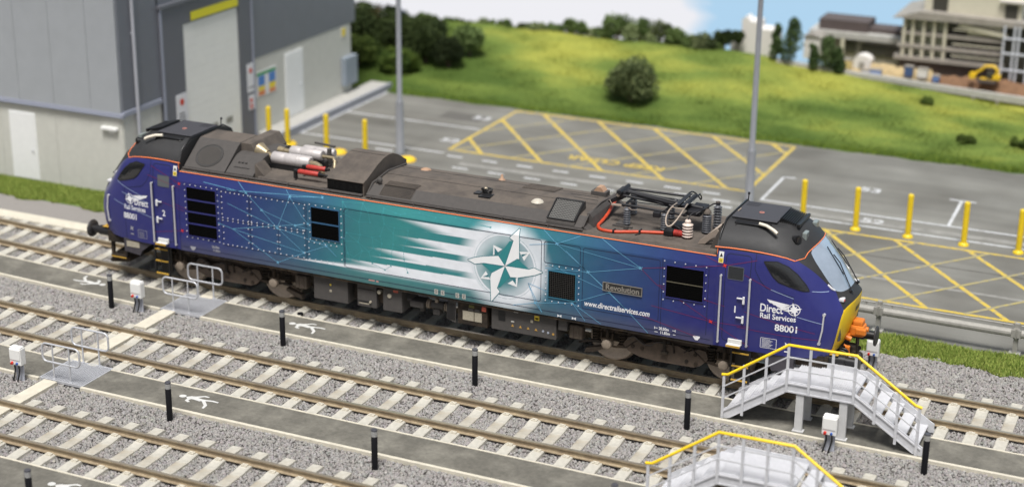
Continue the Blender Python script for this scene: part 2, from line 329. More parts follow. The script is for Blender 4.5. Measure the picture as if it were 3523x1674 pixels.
# ----------------------------------------------------------------- field
RX = [-45,-20,-17.8,-15.4,-11,-8.2,-6.5,-5.4,-3.3,-.2,2.1,4.9,6.7,9.8,13,30]; RZ = [.9,.9,.92,1.16,1.24,1.2,1.17,1.15,1.22,1.16,.98,.78,.62,.38,.3,.2]
def field_z(x, y):
    zr = np.interp(x, RX, RZ); t = np.clip((y-19.5)/6.5, 0, 1); return -.2+(zr+.2)*(t*.75+.25*np.sin(t*np.pi/2))-.30*np.clip(y-26.3, 0, 6)
def field_mat():
    m = bpy.data.materials.new('field_grass'); m.use_nodes = True; n = m.node_tree; b = n.nodes['Principled BSDF']; tc = n.nodes.new('ShaderNodeTexCoord')
    def noise(sc, d=5, s=(1,1,1)):
        mp = n.nodes.new('ShaderNodeMapping'); mp.inputs['Scale'].default_value = s; n.links.new(tc.outputs['Object'], mp.inputs[0])
        z = n.nodes.new('ShaderNodeTexNoise'); z.inputs['Scale'].default_value = sc; z.inputs['Detail'].default_value = d; n.links.new(mp.outputs[0], z.inputs['Vector']); return z
    cr = n.nodes.new('ShaderNodeValToRGB'); e = cr.color_ramp.elements; e[0].position = .34; e[0].color = (.065,.105,.022,1); e[1].position = .72; e[1].color = (.30,.31,.06,1)
    k = e.new(.5); k.color = (.135,.185,.04,1)
    # rows of grass: darker low ground near the foot, yellower towards the crest
    z = noise(.42, 6, (.55, 1.3, 1)); sx = n.nodes.new('ShaderNodeSeparateXYZ'); n.links.new(tc.outputs['Object'], sx.inputs[0])
    g = n.nodes.new('ShaderNodeMapRange'); g.inputs[1].default_value = 19.5; g.inputs[2].default_value = 25.5; g.inputs[3].default_value = -.12; g.inputs[4].default_value = .12; n.links.new(sx.outputs['Y'], g.inputs[0])
    g2 = n.nodes.new('ShaderNodeMapRange'); g2.inputs[1].default_value = -17; g2.inputs[2].default_value = -8; g2.inputs[3].default_value = -.32; g2.inputs[4].default_value = 0; n.links.new(sx.outputs['X'], g2.inputs[0])
    ad = n.nodes.new('ShaderNodeMath'); n.links.new(z.outputs['Fac'], ad.inputs[0]); n.links.new(g.outputs[0], ad.inputs[1])
    ad2 = n.nodes.new('ShaderNodeMath'); n.links.new(ad.outputs[0], ad2.inputs[0]); n.links.new(g2.outputs[0], ad2.inputs[1]); n.links.new(ad2.outputs[0], cr.inputs[0])
    f = noise(9, 4); rp = n.nodes.new('ShaderNodeMapRange'); rp.inputs[1].default_value = .3; rp.inputs[2].default_value = .7; rp.inputs[3].default_value = .8; rp.inputs[4].default_value = 1.18; n.links.new(f.outputs['Fac'], rp.inputs[0])
    mu = n.nodes.new('ShaderNodeMix'); mu.data_type = 'RGBA'; mu.blend_type = 'MULTIPLY'; mu.inputs[0].default_value = 1
    n.links.new(cr.outputs[0], mu.inputs[6]); n.links.new(rp.outputs[0], mu.inputs[7]); n.links.new(mu.outputs[2], b.inputs['Base Color']); b.inputs['Roughness'].default_value = .95; b.inputs['Specular IOR Level'].default_value = .1
    bp = n.nodes.new('ShaderNodeBump'); bp.inputs['Strength'].default_value = .4; bp.inputs['Distance'].default_value = .05; n.links.new(f.outputs['Fac'], bp.inputs['Height']); n.links.new(bp.outputs[0], b.inputs['Normal']); _mats['field_grass'] = m; return m
xs = np.linspace(-45, 30, 251); ys = np.concatenate([np.linspace(19.5, 27, 61), np.linspace(27.4, 31.8, 10)])
XX, YY = np.meshgrid(xs, ys); edge = (YY < 19.6); ZZ = field_z(XX, YY)+np.where(YY > 19.9, .02*np.sin(XX*1.7+YY*2.3)+.012*np.sin(XX*3.9-YY*3.1), 0)
YY = YY+np.where(edge, .06*np.sin(XX*2.3)+.04*np.sin(XX*5.9), 0)
vs = np.stack([XX, YY, ZZ], -1).reshape(-1, 3); nx = len(xs)
fs = [(j*nx+i, j*nx+i+1, (j+1)*nx+i+1, (j+1)*nx+i) for j in range(len(ys)-1) for i in range(nx-1)]
mb = MB(); mb.add([tuple(p) for p in vs], fs, 0, True); tag(mb.build('field', field_mat(), recalc=False), kind='structure')
n_ = 26000; gx = RNG.uniform(-14, 12, n_)
grass('field_edge_grass', n_, (-15, 14, 19.4, 20.6), .13, lambda x, y: y > 19.5+.05*np.sin(x*3), ((.06,.12,.015), (.22,.29,.04)), -.19)
def field_tufts(n):
    x = RNG.uniform(-19, 13, n); y = RNG.uniform(19.6, 26.4, n); z = field_z(x, y); h = RNG.uniform(.02, .06, n); a = RNG.uniform(0, 2*np.pi, n); w = .02; b = RNG.uniform(0, 2*np.pi, n); l = h*.6
    V = np.stack([np.stack([x-np.cos(a)*w, y-np.sin(a)*w, z-.03], 1), np.stack([x+np.cos(a)*w, y+np.sin(a)*w, z-.03], 1), np.stack([x+np.cos(b)*l, y+np.sin(b)*l, z+h], 1)], 1)
    me = bpy.data.meshes.new('field_tufts'); me.vertices.add(3*n); me.vertices.foreach_set('co', V.reshape(-1)); me.loops.add(3*n); me.loops.foreach_set('vertex_index', np.arange(3*n, dtype=np.int32))
    me.polygons.add(n); me.polygons.foreach_set('loop_start', np.arange(0, 3*n, 3, dtype=np.int32)); me.polygons.foreach_set('loop_total', np.full(n, 3, dtype=np.int32)); me.update()
    me.materials.append(_mats['field_grass']); o = bpy.data.objects.new('field_tufts', me); COL.objects.link(o); tag(o, kind='stuff')
field_tufts(45000)
# ----------------------------------------------------------------- sky backdrop
def sky_mat():
    m = bpy.data.materials.new('sky_backdrop'); m.use_nodes = True; n = m.node_tree; n.nodes.clear(); out = n.nodes.new('ShaderNodeOutputMaterial'); em = n.nodes.new('ShaderNodeEmission')
    tc = n.nodes.new('ShaderNodeTexCoord'); mp = n.nodes.new('ShaderNodeMapping'); mp.inputs['Scale'].default_value = (.22, 1, .55); n.links.new(tc.outputs['Object'], mp.inputs[0])
    z = n.nodes.new('ShaderNodeTexNoise'); z.inputs['Scale'].default_value = 1.0; z.inputs['Detail'].default_value = 5; n.links.new(mp.outputs[0], z.inputs['Vector'])
    sx = n.nodes.new('ShaderNodeSeparateXYZ'); n.links.new(tc.outputs['Object'], sx.inputs[0])
    g = n.nodes.new('ShaderNodeMapRange'); g.inputs[1].default_value = -7.5; g.inputs[2].default_value = -3.0; g.inputs[3].default_value = -.35; g.inputs[4].default_value = .33; n.links.new(sx.outputs['X'], g.inputs[0])
    gz = n.nodes.new('ShaderNodeMapRange'); gz.inputs[1].default_value = 1.0; gz.inputs[2].default_value = 3.4; gz.inputs[3].default_value = -.12; gz.inputs[4].default_value = .12; n.links.new(sx.outputs['Z'], gz.inputs[0])
    a = n.nodes.new('ShaderNodeMath'); n.links.new(z.outputs['Fac'], a.inputs[0]); n.links.new(g.outputs[0], a.inputs[1]); a2 = n.nodes.new('ShaderNodeMath'); n.links.new(a.outputs[0], a2.inputs[0]); n.links.new(gz.outputs[0], a2.inputs[1])
    cr = n.nodes.new('ShaderNodeValToRGB'); e = cr.color_ramp.elements; e[0].position = .42; e[0].color = (.86,.86,.90,1); e[1].position = .62; e[1].color = (.44,.66,.86,1); n.links.new(a2.outputs[0], cr.inputs[0])
    n.links.new(cr.outputs[0], em.inputs[0]); em.inputs[1].default_value = .78; n.links.new(em.outputs[0], out.inputs[0]); return m
mb = MB(); mb.box(-70, 50, 32, 32.3, -6, 16); tag(mb.build('sky', sky_mat()), kind='structure')

# ================================================================= WALKWAYS, TRACKS
m_walk = mat('walkway_tarmac', (.135,.128,.108), .92, var=.22, vscale=9, bump=.5, bscale=120, col2=(.20,.19,.16), c2scale=1.6)
m_edge = mat('cream_edging', (.60,.56,.46), .8, var=.12, vscale=10)
m_white = mat('white_marking_paint', (.60,.60,.58), .7, var=.08)
def ribbon(mb, y0, y1, z0, z1, xa=-22, xb=20, step=1.0, mi=0):
    if xb-xa < .1: return
    xs = np.linspace(xa, xb, max(2, int((xb-xa)/step)+1)); vs = []
    for x in xs:
        b = bow(x); vs += [(x, y0+b, z0), (x, y1+b, z0), (x, y1+b, z1), (x, y0+b, z1)]
    fs = []
    for i in range(len(xs)-1):
        o = 4*i
        for k in range(4): fs.append((o+k, o+(k+1) % 4, o+4+(k+1) % 4, o+4+k))
    fs += [(3,2,1,0), tuple(4*(len(xs)-1)+k for k in range(4))]; mb.add(vs, fs, mi)
def pedestrian(cx, cy, s, name, parent):
    # walking figure lying along -x (head to the left), flat thermoplastic marking
    mb = MB(); z = -.1455
    def poly(pts):
        bm = bmesh.new(); f = bm.faces.new([bm.verts.new((cx+p[0]*s, cy+p[1]*s, z)) for p in pts]); bmesh.ops.triangulate(bm, faces=[f])
        bm.verts.index_update(); mb.add([v.co[:] for v in bm.verts], [[v.index for v in g.verts] for g in bm.faces]); bm.free()
    poly([(-.44+.085*math.cos(t), .02+.075*math.sin(t)) for t in [2*math.pi*i/14 for i in range(14)]])
    for k, pts in enumerate(([(-.33,.04),(-.25,.10),(-.1,.09),(.06,.06),(.10,.0),(.05,-.06),(-.14,-.03),(-.28,-.05),(-.34,0)], [(-.26,.08),(-.16,.12),(.02,.24),(.14,.22),(.13,.18),(.03,.18),(-.1,.07)], [(-.28,-.03),(-.27,-.16),(-.16,-.21),(-.12,-.17),(-.2,-.12),(-.18,-.02)],
                 [(.02,.055),(.14,.07),(.32,.10),(.47,.08),(.47,.03),(.33,.04),(.15,.0),(.04,.0)], [(.02,.02),(.12,-.06),(.26,-.2),(.30,-.34),(.35,-.33),(.33,-.17),(.18,-.01),(.08,.03)])): poly(pts); z += .0004
    o = mb.build(name, m_white, parent, recalc=False); return o
def walkway(ya, yb, label, peds, gap, fl=()):
    root = empty('walkway', (0,0,0)); tag(root, kind='structure'); mb = MB()
    for xa, xb in ((-22, gap[0]), (max(gap[1], -22), 24)): ribbon(mb, ya+.04, yb-.03, -.3, -.15, xa, xb, .8)
    mb.build('tarmac', m_walk, root)
    mb = MB()
    for xa, xb in ((-22, gap[0]), (max(gap[1], -22), 24)):
        ribbon(mb, ya-.045, ya+.04, -.3, -.132, xa, xb, .8); ribbon(mb, yb-.03, yb+.02, -.3, -.138, xa, xb, .8)
    mb.build('edge_line', m_edge, root)
    for i, (x, y) in enumerate(peds): pedestrian(x, y, -1.0 if i in fl else 1.0, 'pedestrian_symbol', root)
    return root
walkway(-2.42, -1.31, '', [(-9.85,-1.75+bow(-9.9)), (-3.13,-1.79)], (-7.06,-5.84), (0,))
walkway(-7.12, -6.02, '', [(-3.08,-6.5)], (-7.03,-5.83))
walkway(-11.77, -10.58, '', [(-3.0,-11.1)], (-50,-49))
# ---- tracks
m_rail = [mat('rail_side', (.30,.235,.155), .75, var=.2, vscale=14, metal=.15, col2=(.36,.29,.19), c2scale=4), mat('rail_top', (.52,.45,.34), .32, metal=.7, var=.1, vscale=20)]
m_slp = mat('sleeper_concrete', (.49,.47,.41), .88, var=.14, vscale=7, bump=.3, bscale=60, col2=(.36,.325,.26), c2scale=2.2)
m_clip = mat('clip', (.58,.54,.45), .7)
def sleeper_mesh():
    mb = MB(); w = .125
    prof = [(-1.27,-.165),(-1.23,-.138),(-.92,-.13),(-.5,-.13),(-.28,-.158),(.28,-.158),(.5,-.13),(.92,-.13),(1.23,-.138),(1.27,-.165)]
    vs = []; fs = []
    for y, z in prof: vs += [(-w, y, z-.012), (-w+.02, y, z), (w-.02, y, z), (w, y, z-.012), (w+.01, y, -.3), (-w-.01, y, -.3)]
    for i in range(len(prof)-1):
        for k in range(6): fs.append((i*6+k, i*6+(k+1) % 6, i*6+6+(k+1) % 6, i*6+6+k))
    fs += [(5,4,3,2,1,0), tuple(54+k for k in range(6))]; mb.add(vs, fs, 0)
    for yr in (-.66, .66):
        for s in (-1, 1):
            y = yr+s*.125; mb.box(-.07, .07, y-.045, y+.045, -.14, -.092, 1, b=.012)
            mb.tube([(-.045, y-.02*s, -.10), (-.04, y+.02*s, -.085), (.0, y+.035*s, -.08), (.04, y+.02*s, -.085), (.045, y-.02*s, -.10)], .012, 5, 1)
    me_o = mb.build('sleeper', [m_slp, m_clip]); return me_o
proto_s = sleeper_mesh()
def track(y0, x0, dx, xa, xb, label):
    root = empty('railway_track', (0, y0, 0), label, 'railway track', 'parallel tracks of the yard')
    prof = [(-.037,0),(-.037,-.03),(-.012,-.045),(-.012,-.118),(-.07,-.13),(-.07,-.145),(.07,-.145),(.07,-.13),(.012,-.118),(.012,-.045),(.037,-.03),(.037,0)]
    for s in (-.66, .66):
        mb = MB(); xs = np.arange(xa, xb+.01, .5); vs = []; n = len(prof)
        for x in xs: vs += [(x, s+p[0]+bow(x), p[1]) for p in prof]
        for i in range(len(xs)-1):
            mb_f = [(i*n+k, i*n+(k+1) % n, i*n+n+(k+1) % n, i*n+n+k) for k in range(n)]
            if i == 0: mb.add(vs, [], 0)
            mb.f += mb_f; mb.m += [1 if k == n-1 else 0 for k in range(n)]; mb.sm += [False]*n
        mb.build('rail', m_rail, root)
    k0 = math.ceil((xa-x0)/dx); k1 = math.floor((xb-x0)/dx)
    for k in range(k0, k1+1):
        x = float(x0+dx*k); o = proto_s.copy(); COL.objects.link(o); o.parent = root; o.location = (x+random.uniform(-.012,.012), bow(x), 0); o.rotation_euler = (0, 0, random.uniform(-.008,.008))
track(0, .04, .6365, -21, 22, 'rusty brown railway track on cream sleepers carrying the blue locomotive')
track(-4.79, .78, .6535, -18, 22, 'empty middle railway track on cream concrete sleepers, between the two tarmac walkways')
track(-9.32, -4.29, .65, -18, 20, 'empty nearest railway track cutting across the bottom left corner')
bpy.data.objects.remove(proto_s)
# ---- cable troughs crossing the tracks
def trough(x, y0, y1, label, rz=0.0):
    mb = MB(); n = max(1, round((y1-y0)/1.0)); L = (y1-y0)/n
    for i in range(n): mb.box(-.185, .185, y0+i*L+.006, y0+(i+1)*L-.006, -.3, -.118, b=.012)
    o = mb.build('cable_trough', m_cream, loc=(x, 0, 0)); tag(o, label, 'cable trough', 'concrete cable troughs')
trough(-6.77, -3.66+bow(-6.7), -2.44+bow(-6.7), 'cream concrete cable trough from the far metal grating to the middle track')
trough(-6.77, -5.98+bow(-6.7), -3.95+bow(-6.7)-.05, 'cream concrete cable trough lying across the middle track behind the nearer grating')
trough(-6.66, -8.6, -7.14+bow(-6.7), 'cream concrete cable trough from the nearer metal grating towards the nearest track')
trough(-6.66, -10.5, -8.68, 'cream concrete cable trough lying across the nearest track at the left edge')
trough(-6.45, -1.29, 1.29, 'cream concrete cable trough lying under the track by the far railings')
# ================================================================= YARD FURNITURE
m_black = mat('black_plastic', (.006,.006,.008), .5, spec=.25); m_clear = mat('lamp_ring_plastic', (.35,.35,.34), .25)
m_ybol = mat('yellow_post_paint', (.74,.53,.015), .45, var=.1, vscale=8); m_galv = mat('galvanised_steel', (.58,.59,.62), .4, metal=.35, var=.12, vscale=25)
m_steelg = mat('grey_steel_paint', (.50,.52,.58), .55, var=.1, vscale=12); m_pw = mat('pale_grey_plastic', (.58,.585,.61), .6, var=.08, vscale=9)
m_yrail = mat('yellow_handrail_paint', (.90,.62,.015), .4, var=.05); m_whitep = mat('white_plastic', (.80,.80,.78), .4); m_redp = mat('red_plastic', (.6,.03,.02), .35); m_bluep = mat('blue_plastic', (.05,.12,.42), .35)
m_darkcable = mat('black_cable', (.02,.02,.02), .5)
def black_bollard():
    r = empty('walkway_light', (0,0,0)); mb = MB(); mb.lathe((0,0,0), [(.066,-.1),(.066,.70),(.062,.705)], 16); mb.build('post', m_black, r)
    mb = MB(); mb.lathe((0,0,0), [(.05,.70),(.064,.705),(.064,.735),(.058,.74),(.064,.745),(.064,.775),(.058,.78),(.064,.785),(.064,.82),(.05,.825)], 16); mb.build('lamp_ring', m_clear, r)
    mb = MB(); mb.lathe((0,0,0), [(.066,.825),(.068,.83),(.068,.85),(.06,.862)], 16); mb.build('cap', mat('dark_grey_cap', (.07,.07,.08), .4), r); return r
bb = black_bollard(); first = True
for x, y, l in ((-8.27,-2.77,'black walkway light behind the white socket box by the farther railings'), (-3.11,-2.95,'black walkway light beside the walking figure below the locomotive’s middle'), (2.03,-3.03,'black walkway light in the gravel below the white compass emblem'),
                (7.12,-3.08,'black walkway light left of the farther stair platform'), (12.18,-2.94,'black walkway light at the foot of the farther stairs, at right'),
                (-3.12,-7.54,'black walkway light beside the walking figure on the nearer walkway'), (1.99,-7.65,'black walkway light standing alone in the gravel at bottom centre, near the nearer walkway'),
                (-3.13,-12.08,'black walkway light in the bottom left corner, on the nearest walkway'), (7.25,-7.75,'black walkway light only its cap showing at the bottom edge, by the nearer platform')):
    o = bb if first else copy_tree(bb); first = False; o.location = (x, y, -.16); tag(o, l, 'bollard light', 'black bollard lights along the walkways')
# white socket boxes
def socket_box():
    r = empty('socket_box', (0,0,0)); mb = MB(); mb.box(-.17,.17,-.1,.1,.38,.80,b=.02); mb.box(-.15,.15,-.115,-.1,.52,.77,b=.005); mb.box(-.155,.155,-.08,.08,.80,.825,b=.008); mb.build('box', m_whitep, r)
    mb = MB(); mb.cyl((-.085,-.1,.44),(-.085,-.15,.43),.035,n=10); mb.build('red_socket', m_redp, r)
    mb = MB(); mb.cyl((.06,-.1,.44),(.06,-.14,.43),.03,n=10); mb.build('blue_socket', m_bluep, r)
    mb = MB(); mb.box(-.12,.12,.03,.06,-.1,.42); mb.build('post', m_steelg, r)
    mb = MB()
    for sx in (-.07, .06): mb.tube([(sx,-.06,.42),(sx+.01,-.05,.25),(sx-.02,-.06,.1),(sx-.05,-.08,-.03)], .02, 8)
    mb.build('cable', m_darkcable, r); return r
sb = socket_box(); first = True
for x, y, l in ((-7.48,-2.71,'white socket box on two black cables by the farther metal grating'), (-7.40,-7.3,'white socket box at the left edge by the nearer metal grating'),
                (10.16,-2.81,'white socket box in front of the farther stair platform legs'), (9.97,1.89,'white socket box behind the right end buffer of the locomotive')):
    o = sb if first else copy_tree(sb); first = False; o.location = (x, y, -.16 if y < 0 else -.2); tag(o, l, 'electric box', 'white electric socket boxes')
    o.scale = (.85,.85,.9) if y > 0 else (.93,.93,.97)
# gratings and hoop railings
def grating(cx, cy, dx, dy, label):
    r = empty('metal_grating', (cx, cy, -.16), label, 'metal grating', 'metal gratings in the walkways'); mb = MB(); n = int(dx/.06)
    for i in range(n+1): x = -dx/2+i*dx/n; mb.box(x-.008, x+.008, -dy/2, dy/2, -.02, .022)
    m_ = int(dy/.05)
    for j in range(m_+1): y = -dy/2+j*dy/m_; mb.box(-dx/2, dx/2, y-.009, y+.009, -.02, .018)
    mb.build('grid', m_galv, r); mb = MB(); t = .03
    for b in ((-dx/2-t, dx/2+t, -dy/2-t, -dy/2), (-dx/2-t, dx/2+t, dy/2, dy/2+t), (-dx/2-t, -dx/2, -dy/2, dy/2), (dx/2, dx/2+t, -dy/2, dy/2)): mb.box(*b, -.03, .026)
    mb.build('frame', m_galv, r); mb = MB(); mb.box(-dx/2, dx/2, -dy/2, dy/2, -.09, -.05); mb.build('tray', mat('dark_tray', (.19,.19,.20), .7, metal=.2), r)
grating(-6.45, -1.80, 1.16, 1.12, 'galvanised metal grating under the farther pair of loop railings'); grating(-6.43, -6.5, 1.16, 1.06, 'galvanised metal grating under the nearer pair of loop railings')
def hoop():
    r = empty('loop_railing', (0,0,0)); mb = MB(); w, z0, z1, rr = .52, .42, .86, .12; P = []
    for cx, cz, a0 in ((w-rr, z1-rr, 0), (-w+rr, z1-rr, 90), (-w+rr, z0+rr, 180), (w-rr, z0+rr, 270)):
        for k in range(6): t = math.radians(a0+18*k); P.append((cx+rr*math.cos(t), 0, cz+rr*math.sin(t)))
    mb.tube(P, .024, 8, closed=True); mb.build('loop', m_galv, r)
    for x in (-.23, .23): mb = MB(); mb.cyl((x,0,-.05),(x,0,.86),.02,n=8); mb.cyl((x,0,-.0),(x,0,.03),.045,n=8); mb.build('post', m_galv, r)
    return r
hp = hoop(); first = True
for x, y, l in ((-6.47,-2.34,'loop railing on the near side of the farther metal grating'), (-6.47,-1.25,'loop railing beside the locomotive wheels, far side of the farther grating'),
                (-6.42,-7.02,'loop railing on the near side of the nearer metal grating'), (-6.42,-5.98,'loop railing between the nearer grating and the middle track')):
    o = hp if first else copy_tree(hp); first = False; o.location = (x, y+bow(x), -.15); tag(o, l, 'railing', 'galvanised loop railings by the gratings')
# stair platforms
def stair_platform():
    r = empty('stair_platform', (0,0,0)); Z = .16  # local z=0 is ground -.16
    X = [7.66, 9.04, 10.49, 11.9]; X = [x-9.77 for x in X]; yn, yf = -.62, .62; zd = 1.12   # deck top
    def zl(x):  # deck/flight line
        return np.interp(x, X, [.02, zd, zd, .02])
    for y in (yn, yf):
        mb = MB(); t = .03; h = .22
        poly = [(X[0]-.02,0),(X[0]-.02,.2),(X[1],zd+.02),(X[2],zd+.02),(X[3]+.1,.2),(X[3]+.1,0),(X[3],0),(X[2],zd-.24),(X[1],zd-.24),(X[0]+.1,0)]
        mb.prism(poly, y-t/2, y+t/2); 
        poly2 = [(X[0],.175),(X[1],zd-.005),(X[2],zd-.005),(X[3]+.06,.175),(X[3]+.06,.145),(X[2],zd-.035),(X[1],zd-.035),(X[0],.145)]
        s = -1 if y < 0 else 1; mb.prism(poly2, y+s*.016, y+s*.04); poly3 = [(a, b-.13) for a, b in poly2[:]]; poly3 = [(X[0]+.12,.03),(X[1],zd-.195),(X[2],zd-.195),(X[3]-.06,.03),(X[3]-.1,.03),(X[2]-.02,zd-.225),(X[1]+.02,zd-.225),(X[0]+.16,.03)]
        mb.prism(poly3, y+s*.016, y+s*.03); mb.build('stringer', m_pw, r)
    mb = MB(); mb.box(X[1],X[2],yn+.02,yf-.02,zd-.12,zd-.07)
    k = 30
    for i in range(k): x = X[1]+(X[2]-X[1])*(i+.5)/k; mb.box(x-.009,x+.009,yn+.02,yf-.02,zd-.07,zd-.05)
    mb.build('deck', m_pw, r)
    for a, b in ((X[0], X[1]), (X[3], X[2])):
        for i in range(5):
            f = (i+.6)/5.3; x = a+(b-a)*f; z = .02+(zd-.06)*f+.02; mb = MB(); mb.box(x-.13,x+.13,yn+.02,yf-.02,z-.035,z); 
            for q in range(6): mb.box(x-.12+q*.044,x-.105+q*.044,yn+.03,yf-.03,z,z+.012)
            mb.build('step', m_pw, r)
    for xl in (-.43, .51):
        for y in (yn+.05, yn+.72):
            mb = MB(); mb.box(xl-.085,xl+.085,y-.05,y+.05,0,zd-.12,b=.008); mb.box(xl-.12,xl+.12,y-.08,y+.08,0,.03); mb.build('leg', mat('leg_grey', (.55,.55,.55), .6, var=.06), r)
    top = [.96, 1.98, 2.0, 1.06]
    xp = [7.66,8.1,8.58,9.04,9.52,10.0,10.48,10.95,11.42,11.87]
    for x in xp:
        x -= 9.77; zt = np.interp(x, X, [1.03,1.98,1.99,1.10]); zb = max(0, zl(x)-.22); mb = MB(); mb.box(x-.028,x+.028,yn-.055,yn-.018,zb,zt); mb.build('post', m_pw, r)
    for dz in (.255, .53):
        mb = MB(); P = [(X[0],1.03-dz),(X[1],1.98-dz),(X[2],1.99-dz),(X[3],1.10-dz)]
        mb.prism(P+[(a, b-.03) for a, b in P[::-1]], yn-.062, yn-.038); mb.build('mid_rail', m_pw, r)
    mb = MB(); mb.tube([(X[0]-.05,yn-.036,1.03),(X[0]+.09,yn-.036,1.05),(X[1],yn-.036,1.98),(X[2],yn-.036,2.0),(X[3]-.12,yn-.036,1.13),(X[3]+.02,yn-.036,1.10)], .033, 8); mb.build('handrail', m_yrail, r)
    return r
sp = stair_platform(); sp.location = (9.77, -1.65, -.16); tag(sp, 'pale grey stair platform with yellow handrail beside the locomotive cab', 'stair platform', 'stair platforms on the walkways')
sp2 = copy_tree(sp, loc=(9.74, -6.32, -.16)); sp2['label'] = 'blurred pale grey stair platform with yellow handrail at the bottom edge'
# yellow bollards
def yellow_bollard():
    r = empty('bollard', (0,0,0)); mb = MB(); mb.lathe((0,0,0), [(.085,0),(.085,1.22),(.08,1.27),(.06,1.29)], 14); mb.build('post', m_ybol, r)
    mb = MB(); mb.lathe((0,0,0), [(.15,-.02),(.15,.05),(.12,.07),(.09,.10)], 12); mb.build('base', m_ybol, r); return r
yb = yellow_bollard(); first = True
labs = ['nearest the shed roller door edge', 'second from the shed wall', 'third from the shed wall, behind the silver cylinders', 'left of the left lamp post', 'just right of the right lamp post, behind the pantograph end', 'beside the painted bay number, behind the cab roof', 'middle one of the five right of the cab', 'next to the painted T-shaped bay line', 'at the right edge of the picture']
for (x, y, s), l in zip(((-12.7,11.65,1.0), (-11.98,11.65,.98), (-10.48,11.65,.98), (-9.02,11.65,1.0), (5.64,11.65,1), (7.22,11.61,1), (8.73,11.64,1), (10.31,11.64,1), (11.82,11.65,1)), labs):
    o = yb if first else copy_tree(yb); first = False; o.location = (x, y, -.2); tag(o, 'yellow bollard '+l, 'bollard', 'yellow bollards at the car park edge')
m_hump = mat('yellow_stop_paint', (.80,.52,.02), .6)
for i, (x, y, w, l) in enumerate(((-12.1,11.85,.30,'yellow domed kerb stone at the foot of the second bollard'), (-10.05,11.75,.25,'yellow domed kerb stone between third and fourth bollards'), (-7.66,12.0,.30,'yellow domed kerb stone in front of the left lamp post'))):
    mb = MB(); mb.lathe((0,0,0), [(w,-.01),(w*.95,.05),(w*.75,.10),(w*.4,.13),(.02,.14)], 20); tag(mb.build('kerb_stone', m_hump, loc=(x,y,-.2)), l, 'kerb stone', 'yellow domed stones')
# lamp posts
def lamp_post(x, y, label, dz=0):
    r = empty('lamp_post', (x,y,-.2), label, 'lamp post', 'tall grey lamp posts'); m_ = mat('lamp_post_paint', (.27,.28,.30), .45, metal=.2, var=.06)
    mb = MB(); mb.lathe((0,0,0), [(.17,0),(.17,.1),(.135,.14),(.13,1.75),(.115,1.8),(.088,1.84),(.075,8.6)], 16); mb.build('column', m_, r)
    mb = MB(); mb.box(-.1,.1,-.9,.9,8.55,8.68,b=.03); mb.box(-.16,.16,-.95,-.5,8.5,8.58,b=.02); mb.box(-.16,.16,.5,.95,8.5,8.58,b=.02); mb.build('lamp_head', m_, r)
    mb = MB(); mb.box(-.05,.05,-.112,-.09,.4,.9); mb.build('door', m_, r)
lamp_post(-8.24, 12.6, 'tall grey lamp post standing by the parking bays near the shed'); lamp_post(3.80, 12.3, 'tall grey lamp post standing between the hatched box and the right bays')
# crash barrier
def barrier(x0, label):
    r = empty('crash_barrier', (x0, 4.25, -.2), label, 'crash barrier', 'bays of the metal crash barrier'); L = 3.3
    mb = MB(); mb.box(-.055,.055,-.05,.05,0,.80,b=.01); mb.box(-.14,.14,-.12,.12,0,.05,b=.01); mb.box(-.07,.07,-.085,-.05,.42,.68); mb.build('post', m_steelg, r)
    mb = MB(); prof = [(-.09,.46),(-.14,.50),(-.15,.55),(-.14,.60),(-.09,.645),(-.05,.655),(-.04,.64),(-.075,.60),(-.08,.55),(-.075,.50),(-.04,.465),(-.05,.45)]
    mb.prism(prof, .12, L-.12, 'x'); mb.box(.02,.12,-.12,-.085,.45,.66,b=.01); mb.box(L-.12,L-.02,-.12,-.085,.45,.66,b=.01); mb.build('beam', m_steelg, r)
    mb = MB(); mb.tube([(.1,-.04,.745),(L-.1,-.04,.745)], .022, 8); mb.box(.3,.34,-.05,-.03,.65,.74); mb.box(L-.34,L-.3,-.05,-.03,.65,.74); mb.build('top_rail', m_steelg, r)
m_steelg = mat('weathered_barrier_steel', (.33,.32,.29), .65, metal=.1, var=.15, vscale=9)
barrier(6.27, 'crash barrier bay partly hidden behind the locomotive cab'); barrier(9.57, 'crash barrier bay just right of the locomotive nose'); barrier(12.87, 'crash barrier bay cut off by the right edge')
# ================================================================= SHED
m_clad = mat('grey_blue_cladding', (.35,.37,.39), .5, var=.04, vscale=2); m_clad2 = mat('dark_grey_cladding', (.17,.18,.205), .5, var=.05, vscale=2)
m_beige = mat('beige_blockwork', (.56,.56,.51), .85, var=.05, vscale=4, bump=.1); m_trim = mat('blue_grey_trim', (.30,.32,.39), .45)
m_doorw = mat('white_door_paint', (.82,.83,.82), .5, var=.03); m_seam = mat('seam', (.12,.12,.14), .7); m_frame = mat('portal_grey', (.135,.14,.16), .5, var=.04, vscale=3)
shed = empty('depot_shed', (-13.4, 4.8, -.2), 'large grey clad depot shed with white roller door at upper left', 'shed')
def sh(fn, name, m):  # builds in world coords relative to the shed corner
    mb = MB(); fn(mb); o = mb.build(name, m, shed); return o
H = 7.4
